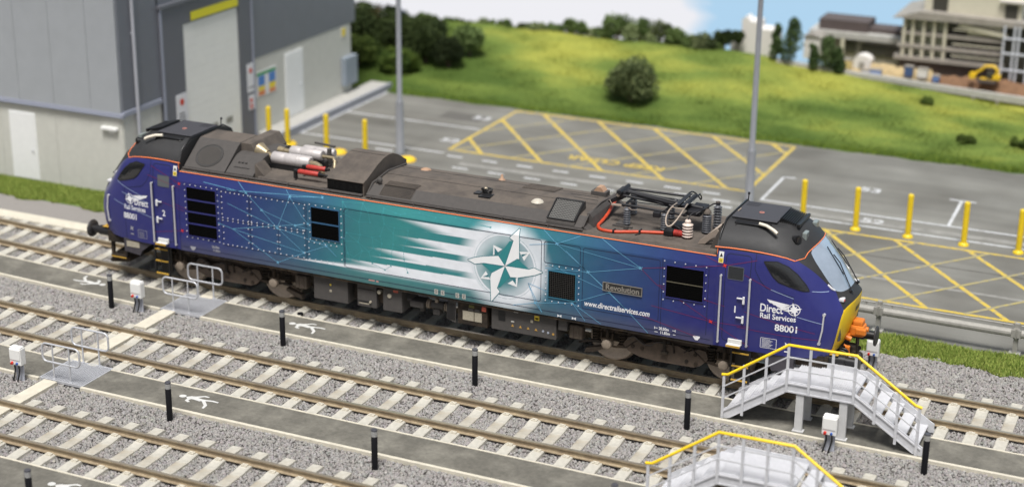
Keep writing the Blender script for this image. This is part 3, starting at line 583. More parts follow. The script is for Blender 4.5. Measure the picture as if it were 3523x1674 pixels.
# upper cladding front / side
def f(mb):
    for a, b in ((-10,-6.6),(-6.59,-5.17),(-5.16,-3.77),(-3.76,-2.45),(-2.44,-1.08),(-1.07,.0)): mb.box(a, b-.0, -.08, .0, 2.62, H, b=.006)
sh(f, 'front_cladding', m_clad)
sh(lambda mb: [mb.box(-.01+(0), .05, y, y+.985, 2.66, H, b=.005) for y in [0.0, .99]] and None, 'side_cladding', m_clad2)
sh(lambda mb: [mb.box(-.01, .05, y, y+.985, 2.78, H, b=.005) for y in np.arange(7.0, 13.2, .99)] and None, 'side_cladding', m_clad2)
sh(lambda mb: (mb.box(-10, .10, -.12, -.0, 2.47, 2.615, b=.01), mb.box(-10, .06, -.145, -.12, 2.5, 2.53)), 'flashing', m_trim)
sh(lambda mb: (mb.box(-.02, .10, 0.002, 1.9, 2.5, 2.655, b=.01),), 'flashing', m_trim)
sh(lambda mb: [mb.box(a, b, -.03, .0, 0, 2.47) for a, b in ((-10,-4.62),(-4.61,-2.49),(-2.48,0))] and None, 'lower_wall', m_beige)
sh(lambda mb: (mb.box(-.03, .03, .0, 1.9, 0, 2.5),), 'lower_wall', m_beige); sh(lambda mb: (mb.box(-.03, .03, 7.0, 13.6, 0, 2.775),), 'lower_wall', m_beige)
sh(lambda mb: (mb.box(-10, -.04, .001, 13.55, 0, H-.05),), 'core', m_clad2)
sh(lambda mb: (mb.box(-10.1, .15, -.2, 13.8, H, H+.12),), 'roof', m_trim)
d = sh(lambda mb: (mb.box(-4.24, -3.30, -.06, -.03, .1, 2.2, b=.01), mb.box(-4.28,-3.26,-.04,-.029,.08,2.24)), 'door', m_doorw)
mbh = MB(); mbh.cyl((-3.42,-.09,1.02),(-3.42,-.05,1.02),.035,n=10); mbh.build('handle', m_galv, d)
sh(lambda mb: (mb.box(-.72,-.14,-.16,-.03,2.06,2.17,b=.02), mb.box(-.5,-.3,-.05,-.03,1.95,2.06)), 'wall_light', m_whitep)
sh(lambda mb: (mb.cyl((.12,.62,.0),(.12,.62,H),.055,n=10), mb.box(.03,.1,.58,.66,2.3,2.36), mb.box(.03,.1,.58,.66,4.9,4.96)), 'downpipe', mat('pipe_grey', (.42,.43,.47), .4))
# portal : door recess 7.9..10.98 world y -> 3.1 .. 6.18 local ; surround 1.9..7.0
def f(mb):
    mb.box(.0, .12, 1.95, 3.12, 0, H-2.02, b=.01); mb.box(.0, .12, 6.2, 7.0, 0, H-2.02, b=.01); mb.box(.0, .12, 3.12, 6.2, 4.72, H-2.02, b=.01); mb.box(-.01, .2, 1.9, 7.05, H-2.02, H-1.9, b=.01)
sh(f, 'portal', m_frame); sh(lambda mb: (mb.box(-.01, .05, 1.9, 7.0, H-1.9, H),), 'upper_side_cladding', m_clad2)
sh(lambda mb: (mb.box(.12,.15,1.93,2.02,0,H-2.02), mb.box(.12,.15,6.92,7.0,0,H-2.02)), 'portal_trim', m_trim)
def f(mb):
    for i in range(19): z = .02+i*.246; mb.box(.03, .08, 3.14, 6.18, z, z+.243, b=.005)
rd = sh(f, 'roller_door', mat('white_roller_door', (.82,.82,.77), .6, var=.03, vscale=3))
for y in (3.75, 4.45, 5.3): mb = MB(); mb.box(.081,.09,y,y+.36,1.0,1.2); mb.build('window', mat('door_window', (.25,.25,.22), .3), rd)
sb_ = sh(lambda mb: (mb.box(.121,.15,3.55,6.15,4.76,5.02),), 'sign_board', mat('yellow_sign', (.75,.68,.02), .5))
def wall_text(s, y0, z, size, m, parent, xx, bold=.004):
    vs, fs = text_mesh(s, size, bold); mb = MB(); mb.add([(xx, y0+v[0], z+v[1]) for v in vs], fs); return mb.build('lettering', m, parent, recalc=False)
m_dk = mat('dark_lettering', (.03,.03,.03), .6)
def poster(y, z, w, h, blocks, xx=.03, name='safety_sign', base=(.72,.72,.74)):
    p = sh(lambda mb: (mb.box(xx+.001, xx+.02, y, y+w, z, z+h),), name, mat('sign_white_%g' % base[0], base, .5))
    for (a, b, c, d_, col) in blocks:
        mb = MB()
        if col[0] == 'disc': mb.cyl((xx+.021,y+a,z+b),(xx+.025,y+a,z+b),c,n=18); mb.build('symbol', mat('sign_'+col[1], SC[col[1]], .5), p)
        else: mb.box(xx+.0205,xx+.024,y+a,y+a+c,z+b,z+b+d_); mb.build('panel', mat('sign_'+col[1], SC[col[1]], .5), p)
    return p
SC = {'red': (.60,.05,.02), 'blue': (.08,.22,.55), 'yellow': (.80,.62,.03), 'green': (.05,.32,.10), 'orange': (.70,.22,.06), 'dark': (.1,.1,.1)}
poster(2.55, 1.62, .55, .95, [(.28,.7,.11,0,('disc','red')), (.1,.12,.35,.04,('b','dark')), (.1,.22,.35,.04,('b','dark')), (.1,.32,.3,.04,('b','dark'))], xx=.12)
poster(6.55, 1.75, .42, .95, [(.2,.72,.09,0,('disc','red')), (.06,.14,.3,.04,('b','dark'))], xx=.12)
poster(6.6, 1.15, .4, .5, [(.12,.32,.08,0,('disc','red')), (.06,.04,.14,.16,('b','red'))], xx=.12)
poster(7.2, 1.42, 1.25, .86, [(.03,.72,1.18,.1,('b','green')), (.12,.36,.40,.34,('b','blue')), (.78,.36,.4,.34,('b','blue')), (.12,.20,.4,.14,('b','yellow')), (.78,.16,.4,.2,('b','yellow')), (.12,.03,.4,.15,('b','orange')), (.78,.02,.4,.12,('b','orange'))])
poster(12.9, 2.35, .32, .36, [(.03,.03,.26,.3,('b','yellow'))])
d = sh(lambda mb: (mb.box(.03,.06,9.08,10.15,.3,2.5,b=.01), mb.box(.03,.05,9.02,10.21,.28,2.56)), 'door', m_doorw)
mb = MB(); mb.cyl((.06,10.0,1.3),(.10,10.0,1.3),.03,n=8); mb.build('handle', m_galv, d)
sh(lambda mb: (mb.box(.03,.22,12.85,13.75,.55,1.60,b=.015), mb.box(.22,.23,12.9,13.3,.6,1.55), mb.box(.22,.23,13.32,13.7,.6,1.55)), 'electric_cabinet', mat('cabinet_grey', (.27,.31,.36), .5))
# raised path along the shed side
mb = MB(); mb.box(-13.36,-12.62,11.85,19.9,-.33,.06,b=.0); tag(mb.build('raised_path', m_conc), kind='structure')
mb = MB(); mb.box(-12.62,-12.5,11.85,19.95,-.33,.075,b=.01); tag(mb.build('kerb', mat('kerb_grey', (.30,.31,.34), .8, var=.1)), kind='structure')

# ================================================================= TREES, BUSHES
m_bark = mat('bark', (.10,.075,.05), .9, var=.2)
def leaves_mat(name): return vmat(name, .75, spec=.15)
def leafy(name, x, y, z, w, h, d, label, cat, cols, group=None, n=2600, leaf=.07, blobs=9, trunk=None, col_shape=False, seed=0):
    rg = np.random.default_rng(seed*97+13); r = empty(name, (x,y,z), label, cat, group)
    tr = MB(); th = trunk if trunk is not None else h*.35
    tr.cyl((0,0,-.05),(0,0,th),.05*w+.015,.03*w+.008,n=8)
    for k in range(5):
        a = k*1.3+seed; tr.cyl((0,0,th*.7),(math.cos(a)*w*.28, math.sin(a)*d*.28, h*(.55+.08*(k % 3))), .02*w+.006, .008, n=6)
    tr.build('trunk', m_bark, r)
    if col_shape: C = np.stack([rg.normal(0,.10*w,blobs), rg.normal(0,.10*d,blobs), np.linspace(.16*h,.84*h,blobs)], 1); R = np.interp(C[:,2]/h, [0,.3,.75,1], [.30,.42,.30,.12])*w
    else:
        ph = rg.uniform(0, 2*np.pi, blobs); rr = np.sqrt(rg.uniform(0,1,blobs)); C = np.stack([np.cos(ph)*rr*.30*w, np.sin(ph)*rr*.30*d, h*(.38+.32*rg.uniform(0,1,blobs)*(1.15-.5*rr))], 1); R = rg.uniform(.20,.31,blobs)*min(w,h*1.1)
    b = rg.integers(0, blobs, n); v = rg.normal(size=(n,3)); v /= np.linalg.norm(v,axis=1,keepdims=True); rad = R[b]*rg.uniform(.55,1.12,n)**.6
    P = C[b]+v*rad[:,None]*np.array([1,d/w,1.0]); P[:,2] = np.clip(P[:,2], .03*h, h*1.02)
    a = rg.normal(size=(n,3)); a /= np.linalg.norm(a,axis=1,keepdims=True); c = np.cross(a, rg.normal(size=(n,3))); c /= np.linalg.norm(c,axis=1,keepdims=True)
    s = leaf*rg.uniform(.6,1.4,n)[:,None]; V = np.stack([P-a*s, P+c*s*.6, P+a*s, P-c*s*.6], 1)
    me = bpy.data.meshes.new('crown'); me.vertices.add(4*n); me.vertices.foreach_set('co', V.reshape(-1)); me.loops.add(4*n); me.loops.foreach_set('vertex_index', np.arange(4*n, dtype=np.int32))
    me.polygons.add(n); me.polygons.foreach_set('loop_start', np.arange(0,4*n,4,dtype=np.int32)); me.polygons.foreach_set('loop_total', np.full(n,4,dtype=np.int32)); me.update()
    bt = rg.uniform(0,1,blobs); t = np.clip(bt[b]*.7+rg.normal(.15,.18,n),0,1)[:,None]; cc = np.array(cols[0])*(1-t)+np.array(cols[1])*t; cc = np.concatenate([cc, np.ones((n,1))],1)
    ca = me.color_attributes.new('Col','FLOAT_COLOR','POINT'); ca.data.foreach_set('color', np.repeat(cc,4,0).reshape(-1)); me.materials.append(leaves_mat('leaves'))
    o = bpy.data.objects.new('crown', me); COL.objects.link(o); o.parent = r; return r
DK = ((.018,.03,.010), (.06,.085,.025)); MD = ((.06,.10,.03), (.19,.26,.09)); GR = ((.035,.052,.02), (.17,.20,.09)); PL = ((.13,.18,.07), (.33,.38,.19))
leafy('bush', -3.33, 21.1, 0.0, 2.0, 1.95, 1.5, 'large round grey green bush alone in the middle of the field', 'bush', ((.02,.035,.012),(.20,.24,.10)), n=7500, leaf=.055, blobs=24, trunk=.2, seed=4)
hedge = 'dark bushes on the bank by the shed'
for i, (x, y, w, h, c, l) in enumerate(((-15.5,23.2,2.8,1.8,DK,'dark bush at the shed corner, farthest left on the bank'), (-14.0,23.0,2.6,1.7,DK,'dark bush half behind the left lamp post, high on the bank'),
        (-12.2,22.1,1.6,1.7,DK,'tall dark bush just right of the left lamp post'), (-11.1,21.9,1.4,1.45,((.012,.02,.008),(.04,.055,.02)),'darkest round bush in front on the left bank'), (-10.75,23.0,1.35,1.45,MD,'mid green bush behind the darkest round bush'),
        (-14.8,21.4,2.6,1.3,((.03,.055,.012),(.10,.14,.03)),'low green bush at the foot of the bank beside the shed'), (-12.9,21.2,2.2,1.0,((.03,.06,.012),(.11,.16,.03)),'low green bush left of the lamp post at the bank foot'), (-12.9,23.6,2.4,1.3,DK,'small dark bush behind the tall dark bush'))):
    leafy('bush', x, y, float(field_z(x,y))-.05, w, h, w*.8, l, 'bush', c, hedge, n=4200, leaf=.06, blobs=18, seed=10+i, trunk=.15)
sky_trees = ((-9.27,1.11,1.2,.55,PL,'pale low tree right of the left lamp post on the skyline'), (-7.69,1.17,1.25,.75,MD,'rounded tree left of centre on the skyline'), (-6.98,1.16,1.0,.42,PL,'pale low tree left of the tall clump'),
        (-5.86,1.12,1.35,1.25,MD,'left tree of the tall clump on the skyline'), (-4.98,1.15,1.25,1.15,MD,'middle tree of the tall clump on the skyline'), (-4.15,1.2,1.15,1.12,GR,'greyish right tree of the tall clump on the skyline'),
        (-3.33,1.2,.95,.85,MD,'small tree right of the tall skyline clump'), (-4.55,1.08,1.1,.65,PL,'pale bush in front of the tall skyline clump'), (-3.0,1.15,1.3,.6,PL,'pale low bush between the clump and the round bush'), (-2.31,1.03,1.6,.95,GR,'round bush on the skyline right of centre'),
        (-1.54,1.25,.8,1.05,DK,'left of two small dark trees beside the white building'), (-1.05,1.25,.6,1.12,DK,'right of two small dark trees beside the white building'), (-7.98,1.3,.35,.75,MD,'thin pointed tree standing above the rounded skyline tree'),
        (-10.65,1.15,1.2,.42,MD,'low bush on the skyline midway between lamp post and clump'), (-11.9,1.15,1.4,.32,PL,'pale low bush on the skyline near the left lamp post'), (-13.1,1.1,1.3,.36,MD,'low bush on the skyline just right of the left lamp post'), (-14.3,1.1,1.4,.42,MD,'low bush on the skyline left of the left lamp post'),
        (-17.3,.95,1.4,.75,DK,'dark skyline tree touching the shed corner'), (-15.91,1.1,.6,.75,DK,'upright dark tree among the tiny houses'), (-9.95,1.15,.9,.35,GR,'greyish low bush beside the pale low skyline tree'))
sky_trees += tuple((x,z,w,h,c,l) for x,z,w,h,c,l in ((-8.6,1.12,1.1,.5,MD,'green low tree left of the rounded skyline tree'), (-6.4,1.14,1.0,.6,MD,'low tree joining the tall clump on its left'), (-5.4,1.1,1.2,1.0,PL,'pale tree between left and middle trees of the tall clump'),
        (-3.6,1.1,1.2,.6,GR,'greyish bush in front of the small tree right of the clump'), (-2.75,1.05,1.1,.7,MD,'green bush just left of the round skyline bush'), (-1.9,1.05,.9,.6,MD,'green bush at the right of the round skyline bush'), (-11.3,1.15,1.3,.3,MD,'flat green bush on the skyline between two pale ones'), (-12.5,1.12,1.2,.3,GR,'flat greyish bush just right of the lamp post skyline')))
for i, (x, z, w, h, c, l) in enumerate(sky_trees):
    leafy('tree', x, 26.15+(i % 3)*.12, z-.08, w, h, w*.5, l, 'tree', c, 'trees along the skyline', n=1500, leaf=.055, seed=40+i, trunk=h*.3)
for i, (x, y, w, h, l) in enumerate(((.58,26.0,.42,1.55,'slim poplar right of the right lamp post'), (1.14,26.0,.8,1.85,'tallest broad poplar on the skyline'), (2.1,25.7,.42,1.1,'small slim poplar in front of the low buildings'), (2.62,25.9,.8,1.35,'broad poplar in front of the low buildings'), (3.05,25.7,.42,1.1,'dark slim poplar nearest the building site'))):
    leafy('poplar', x, y, float(field_z(x,y))-.03, w, h, w, l, 'tree', ((.03,.055,.018),(.11,.16,.06)), 'poplars on the skyline', n=1700, leaf=.05, col_shape=True, seed=70+i, trunk=.15)
for i, (x, y, w, h, l) in enumerate(((6.61,24.5,.9,.3,'faint low bush below the building site'), (8.5,21.5,1.0,.38,'low dark bush in the right half of the field'), (10.3,21.9,.8,.4,'low dark bush at the right edge of the field'))):
    leafy('bush', x, y, float(field_z(x,y))-.05, w, h, w*.7, l, 'bush', ((.04,.07,.015),(.13,.18,.04)), 'low bushes in the field', n=1200, leaf=.05, seed=90+i, trunk=.08)

# ================================================================= FAR BUILDINGS
m_crm = mat('cream_render', (.58,.55,.43), .8, var=.06); m_slab = mat('weathered_concrete', (.30,.275,.24), .85, var=.15, vscale=3); m_glassd = mat('dark_glazing', (.05,.048,.038), .4); m_wht = mat('white_render', (.72,.68,.64), .8, var=.05); m_brn = mat('brown_roof', (.09,.07,.065), .9, var=.2); m_greyf = mat('pale_grey_frame', (.55,.57,.62), .5)
tb = empty('office_building', (5.0, 27.5, .6), 'grey multi-storey building with cream columns at upper right corner', 'building')
def B(parent, name, m, *boxes, kind='box'):
    mb = MB(); lx, ly, lz = parent.location
    for b in boxes: mb.box(b[0]-lx, b[1]-lx, b[2]-ly, b[3]-ly, b[4]-lz, b[5]-lz)
    return mb.build(name, m, parent)
B(tb, 'core', m_glassd, (5.1,10.6,27.7,30.5,.6,2.9))
mb = MB(); mb.prism([(-.45,2.24),(.0,2.26),(5.9,2.30),(5.9,2.44),(.55,2.56),(.0,2.38)], -.25, 3.1); mb.build('roof', m_slab, tb)
B(tb, 'floor_slab', m_slab, (4.9,8.55,27.42,30.6,2.24,2.36), (4.8,8.6,27.38,30.6,1.76,1.88), (4.7,8.7,27.34,30.6,1.30,1.44))
for x in (5.0,5.32,5.72,6.1,6.5): B(tb, 'column', m_crm, (x-.05,x+.05,27.40,27.7,1.3,2.86))
for x in (5.16,5.52,5.92,6.3): 
    w_ = B(tb, 'window', mat('bluegrey_glass', (.26,.27,.20), .3), (x-.11,x+.11,27.62,27.69,1.48,1.74), (x-.11,x+.11,27.62,27.69,1.9,2.22), (x-.11,x+.11,27.62,27.69,2.38,2.8))
mb = MB(); mb.prism([(1.9,2.10),(3.7,1.86),(3.7,1.98),(2.1,2.25)], -.16, .2); mb.build('sloping_panel', m_crm, tb)
B(tb, 'infill_wall', m_crm, (7.3,8.5,27.5,27.69,2.42,2.86))
B(tb, 'ground_floor', m_brn, (4.9,8.6,27.55,27.9,.6,1.3))
ph_ = B(tb, 'rooftop_block', m_crm, (5.6,9.1,27.8,30,3.0,4.6))
B(tb, 'rooftop_window', m_glassd, (5.9,6.45,27.76,27.8,3.12,4.5)); B(tb, 'rooftop_window', m_glassd, (8.5,8.95,27.76,27.8,3.1,3.6))
for z_ in (1.62,2.06,2.6): B(tb, 'balcony_rail', m_crm, (6.8,8.58,27.36,27.39,z_-.02,z_+.02))
for x_ in (6.95,7.35,7.75,8.15,8.5): B(tb, 'inner_column', m_brn, (x_-.03,x_+.03,27.5,27.56,1.3,2.3))
B(tb, 'rooftop_ledge', m_wht, (8.3,9.3,27.6,30.1,3.7,3.8))
fr = [(x,x+.07,27.1,27.17,.7,2.95) for x in (8.62,8.98,9.14,9.5,9.9,10.3)]+[(8.62,10.6,27.08,27.18,z,z+.06) for z in (2.48,1.93,1.33)]
B(tb, 'steel_frame', m_greyf, *fr)
lb = empty('low_building', (3.0, 28.2, .7), 'low brown roofed building with long grey eaves left of the office', 'building')
B(lb, 'wall', m_slab, (1.5,4.9,28.2,29.5,.7,1.7)); B(lb, 'dark_opening', m_glassd, (3.3,4.7,28.12,28.2,1.15,1.55), (2.6,3.1,28.12,28.2,1.2,1.6)); B(lb, 'eaves', m_conc, (1.3,4.95,27.95,29.7,1.72,1.95)); B(lb, 'upper_roof', m_brn, (1.6,3.5,28.2,29.4,1.95,2.36), (3.5,4.9,28.4,29.4,1.95,2.12)); B(lb, 'end_column', m_crm, (2.55,2.68,27.95,28.1,.8,1.72))
wb = empty('white_building', (-.5, 26.8, 1.0), 'blank white building right of the skyline trees, left of the right lamp post', 'building')
B(wb, 'wall', m_wht, (-1.0,-.35,26.7,27.6,1.0,2.28), (-1.4,-1.0,26.65,27.6,1.0,1.66), (-.35,.35,26.75,27.6,1.0,2.02)); mb = MB(); mb.prism([(-.55,1.28),(-.35,1.48),(-.15,1.28)], -.1, .5); mb.build('gable', m_wht, wb)
wb2 = empty('white_shed', (1.7, 27.2, 1.0), 'small white shed between the two groups of poplars', 'shed'); B(wb2, 'wall', m_wht, (1.35,1.95,27.1,27.8,1.0,1.85)); mb = MB(); mb.prism([(-.4,.85),(-.05,1.0),(.3,.85)], -.15, .65); mb.build('roof', m_slab, wb2)
v = empty('site_cabin', (3.75, 26.7, .95), 'white site cabin with arched roof in the building site', 'cabin'); mb = MB(); mb.prism([(-.32,-.1),(-.32,.38),(-.2,.5),(0,.55),(.2,.5),(.32,.38),(.32,-.1)], -.25, .3); mb.build('body', m_wht, v); mb = MB(); mb.box(-.1,.1,-.27,-.25,.0,.3); mb.build('door', m_slab, v)
m_earth = mat('bare_earth', (.20,.11,.06), .95, var=.3, vscale=5, bump=.5); m_tan = mat('tan_earth', (.42,.32,.17), .95, var=.3, vscale=6)
def mound(x0, x1, y, z, h, m, nm):
    xs_ = np.linspace(x0, x1, 24); mb = MB(); vs = []; rr = np.random.default_rng(int(x0*10)+99)
    H_ = h*(.6+.4*rr.random(24)); H_[0] = H_[-1] = .02
    for i, x in enumerate(xs_): vs += [(x, y-.35, z-.25), (x, y-.1, z+H_[i]*.7), (x, y+.15, z+H_[i]), (x, y+.6, z-.25)]
    fs = [(i*4+k, i*4+k+1, i*4+5+k, i*4+4+k) for i in range(23) for k in range(3)]; mb.add(vs, fs, 0, True); return tag(mb.build(nm, m), kind='structure')
mound(6.2, 11.5, 26.5, .72, .44, m_earth, 'earth_bank'); mound(3.2, 6.4, 26.6, .9, .34, m_tan, 'sand_bank')
def wall_seg():
    r = empty('retaining_wall', (1, 25.75, .5), 'long grey retaining wall running down along the top of the field', 'wall'); mb = MB(); xs_ = np.linspace(.7, 14, 20); vs = []
    zt = np.interp(xs_, [.7,3,5,6.75,9.8,14], [1.16,1.02,.95,.86,.74,.6]); hh = np.interp(xs_, [.7,3,9.8,14], [.12,.16,.25,.28])
    for x, z, h in zip(xs_, zt, hh): vs += [(x-1,0,z-h-.5),(x-1,.2,z-h-.5),(x-1,.2,z-.5),(x-1,0,z-.5)]
    fs = [(i*4+k, i*4+(k+1)%4, i*4+4+(k+1)%4, i*4+4+k) for i in range(19) for k in range(4)]; mb.add(vs, fs); mb.build('wall', m_conc, r)
    for x in (6.2,8.0,8.85): mb = MB(); z = np.interp(x, [5,9.8], [.75,.5]); mb.box(x-1.04,x-.96,-.05,.0,z-.9,z-.5); mb.build('support', m_slab, r)
wall_seg()
m_dyel = mat('digger_yellow', (.75,.48,.02), .5)
ex = empty('excavator', (8.35, 26.25, 1.05), 'yellow excavator with raised bent arm on the brown earth bank', 'excavator')
mb = MB(); mb.box(-.25,.25,-.15,.15,.06,.14); mb.build('turntable', m_dyel, ex)
for s in (-.16,.16): mb = MB(); mb.prism([(-.3,0),(-.34,.06),(-.28,.12),(.28,.12),(.34,.06),(.3,0)], s-.05, s+.05); mb.build('crawler_track', m_brn, ex)
mb = MB(); mb.box(-.02,.22,-.14,.14,.12,.40,b=.02); mb.build('cab', m_glassd, ex); mb = MB(); mb.box(.1,.45,-.14,.14,.12,.3,b=.03); mb.build('engine_cover', m_dyel, ex)
mb = MB(); mb.tube([(.3,-.1,.28),(.36,-.1,.48),(.2,-.1,.62),(-.1,-.1,.60),(-.22,-.1,.45)], .055, 8); mb.tube([(-.22,-.1,.45),(-.5,-.1,.25)], .045, 8); mb.build('arm', m_dyel, ex)
mb = MB(); mb.prism([(-.62,.12),(-.62,.3),(-.5,.34),(-.38,.24),(-.42,.12)], -.2, 0); mb.build('bucket', m_dyel, ex)
for i, (x, z, c, w, h, l) in enumerate(((5.55,.98,(.05,.09,.2),.28,.36,'dark blue skip standing on the building site'), (6.05,.98,(.65,.62,.58),.34,.32,'white stack of boards on the building site'), (4.35,.92,(.25,.33,.55),.4,.16,'blue grey covered pile at the site edge'), (3.25,1.0,(.70,.55,.22),.24,.34,'tan container at the left of the building site'), (4.0,.9,(.62,.62,.66),.3,.12,'pale low pile by the white cabin'), (6.55,.9,(.12,.2,.4),.22,.2,'small blue barrel group on the brown earth'))):
    r = empty('site_container', (x, 26.2, z), l, 'container', 'site clutter'); mb = MB(); mb.prism([(-w/2,0),(-w/2-.02,h),(w/2+.02,h),(w/2,0)], -.12, .12); mb.build('body', mat('site_col_%d' % i, c, .6), r); mb = MB(); mb.box(-w/2-.03,w/2+.03,-.13,.13,h,h+.025); mb.build('rim', m_slab, r)
for i, (x, c, l) in enumerate(((-16.69,(.35,.05,.06),'tiny red roofed house far left on the skyline'), (-16.22,(.6,.6,.62),'tiny white house far left on the skyline'), (-15.6,(.15,.18,.3),'tiny blue grey house far left on the skyline'))):
    r = empty('house', (x, 26.3, 1.05), l, 'house', 'tiny houses on the far skyline'); mb = MB(); mb.box(-.22,.22,-.2,.2,-.1,.22); mb.build('wall', mat('far_house_%d' % i, c, .7), r); mb = MB(); mb.prism([(-.26,.22),(0,.36),(.26,.22)], -.22, .22); mb.build('roof', mat('far_roof_%d' % i, tuple(v_*.6 for v_ in c), .8), r)
# ================================================================= LOCOMOTIVE
LOCO = empty('locomotive', (0,0,0), 'dark blue and teal electric locomotive numbered 88001 with white compass emblem', 'locomotive')
c_ind, c_blu, c_tel = (.025,.028,.158), (.030,.085,.20), (.022,.215,.235)
m_ind = mat('indigo_paint', c_ind, .33, coat=.25, var=.05, vscale=5); m_hood = mat('dark_grey_roof_paint', (.026,.026,.027), .62, var=.15, vscale=6)
m_blk = mat('black_paint', (.012,.012,.013), .4); m_yel = mat('warning_yellow', (.85,.58,.01), .4); m_or = mat('orange_line', (.85,.22,.08), .5)
m_glass = mat('windscreen_glass', (.30,.36,.44), .12, spec=.8, coat=.6, var=.12, vscale=2); m_dglass = mat('dark_cab_glass', (.012,.013,.015), .08, spec=.9, coat=.5)
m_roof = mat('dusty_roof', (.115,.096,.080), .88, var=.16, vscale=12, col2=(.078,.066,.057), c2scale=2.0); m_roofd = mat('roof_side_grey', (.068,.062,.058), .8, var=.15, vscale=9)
m_rust = mat('rusty_roof_end', (.085,.05,.025), .9, var=.2); m_und = mat('underframe_grime', (.030,.025,.021), .9, var=.3, vscale=14, col2=(.060,.044,.030), c2scale=4, spec=.2)
m_und2 = mat('underframe_box', (.070,.064,.060), .85, var=.15, vscale=8); m_whl = mat('wheel_steel', (.40,.33,.27), .6, metal=.1, var=.15, vscale=12); m_axb = mat('axle_cover', (.27,.22,.17), .6, var=.15, vscale=20)
m_wl = mat('white_lettering', (.80,.80,.82), .6); m_silver = mat('silver_cylinder', (.50,.47,.46), .45, metal=.15, var=.08, vscale=10); m_brass = mat('brass_pipe', (.34,.28,.18), .4, metal=.5, var=.2, vscale=15)
m_red = mat('red_tank', (.42,.04,.03), .5, var=.15, vscale=12); m_ins = mat('grey_insulator', (.12,.125,.14), .5, var=.15, vscale=12); m_insw = mat('cream_insulator', (.72,.60,.52), .5, var=.08)
m_pan = mat('pantograph_black', (.012,.012,.015), .5, var=.2); m_copper = mat('dusty_copper', (.35,.29,.24), .5, metal=.3); m_rail_h = mat('silver_handrail', (.58,.58,.60), .4, metal=.3)
m_grl = mat('grille_black', (.002,.002,.002), .9, spec=.05); m_step = mat('step_yellow', (.50,.30,.04), .7)
YS = 1.35
# --- livery: colours of the printed side as a function of position (x,z)
def smooth(e0, e1, x): t = np.clip((x-e0)/(e1-e0), 0, 1); return t*t*(3-2*t)
def livery(x, z):
    st = np.array([-7.1,-5.4,-4.2,-3.1,-2.1,-1.0,2.0,3.3,4.6,5.8,6.7]); cs = np.array([(.025,.028,.158),(.023,.040,.165),(.030,.078,.185),(.034,.128,.205),(.038,.200,.225),(.042,.250,.255),(.038,.215,.240),(.034,.140,.215),(.028,.075,.185),(.023,.042,.165),(.025,.028,.158)])
    xx = x-.35*(z-2.1)
    c = np.stack([np.interp(xx, st, cs[:,k]) for k in range(3)], -1)
    hz = (.92+.16*np.sin(x*3.1+z*2)*np.sin(z*5.1-x)); c = c*(.96+.04*hz)[...,None]
    # grey-brown dirt creeping up from the sole bar
    d = smooth(1.55, 1.10, z)*.45; c = c*(1-d[...,None])+np.array((.105,.10,.10))*d[...,None]
    # white speed streaks
    bands = [((-.97,2.865),(-.30,2.64),2.87,2.655), ((-1.0,2.445),(-1.02,2.20),2.46,2.21), ((-1.75,2.03),(-1.78,1.80),2.06,1.82), ((-2.45,1.635),(-4.2,1.40),1.665,1.405)]
    al = np.zeros_like(x)
    for (xu, zu), (xl, zl), zru, zrl in bands:
        zt = zu+(zru-zu)*np.clip((x-xu)/3, 0, 1); zb = zl+(zrl-zl)*np.clip((x-xl)/3, 0, 1); zt = np.where(x < xu, zu, zt)
        ins = (z < zt) & (z > zb); du = (zt-z); dl = (z-zb); w = 1.0
        a_u = smooth(0, 1.0, x-xu-.0-4.6*np.maximum(du-.010,0)); a_l = smooth(0, .5, x-xl-22*np.maximum(dl-.006,0))*smooth(0, .8, x-xl)*.95
        a_l = np.maximum(a_l, smooth(0, 1.2, x-xl-.5-9*dl)*.55)
        al = np.maximum(al, np.where(ins, np.maximum(a_u, a_l), 0))
        # airbrushed glow around each band's lower line
        al = np.maximum(al, np.where((z <= zb) & (z > zb-.10), .35*smooth(.09, 0, zb-z)*smooth(xl+1.6, xl+2.8, x), 0))
    cx, cz = 1.98, 2.12; r = np.hypot(x-cx, z-cz); ang = np.arctan2(z-cz, x-cx)
    al = np.where(r < .86, 0, al); al = np.where(x > cx, 0, al)
    glow = smooth(1.28, .80, r)*1.0*(.85+.15*np.cos(ang-2.6)**2)
    box = smooth(3.08, 2.92, x)*smooth(2.95, 2.86, z)*smooth(.55, .85, r)*smooth(cx-.1, cx+.5, x)*smooth(cz-.15, cz+.35, z)*.82
    inner = .04+smooth(.36, .72, r)*.64*(.75+.25*np.cos(2*(ang-2.5)))
    g = np.where(r > .80, np.maximum(glow, box), inner)
    al = np.maximum(al, g)
    ringw = np.exp(-((r-.765)/.028)**4); al = np.maximum(al, ringw)
    wc = np.array((.82,.85,.90)); c = c*(1-al[...,None])+wc*al[...,None]; return c
def side_y(z): return np.where(z < 2.93, -YS, -YS+(z-2.93)*.30)
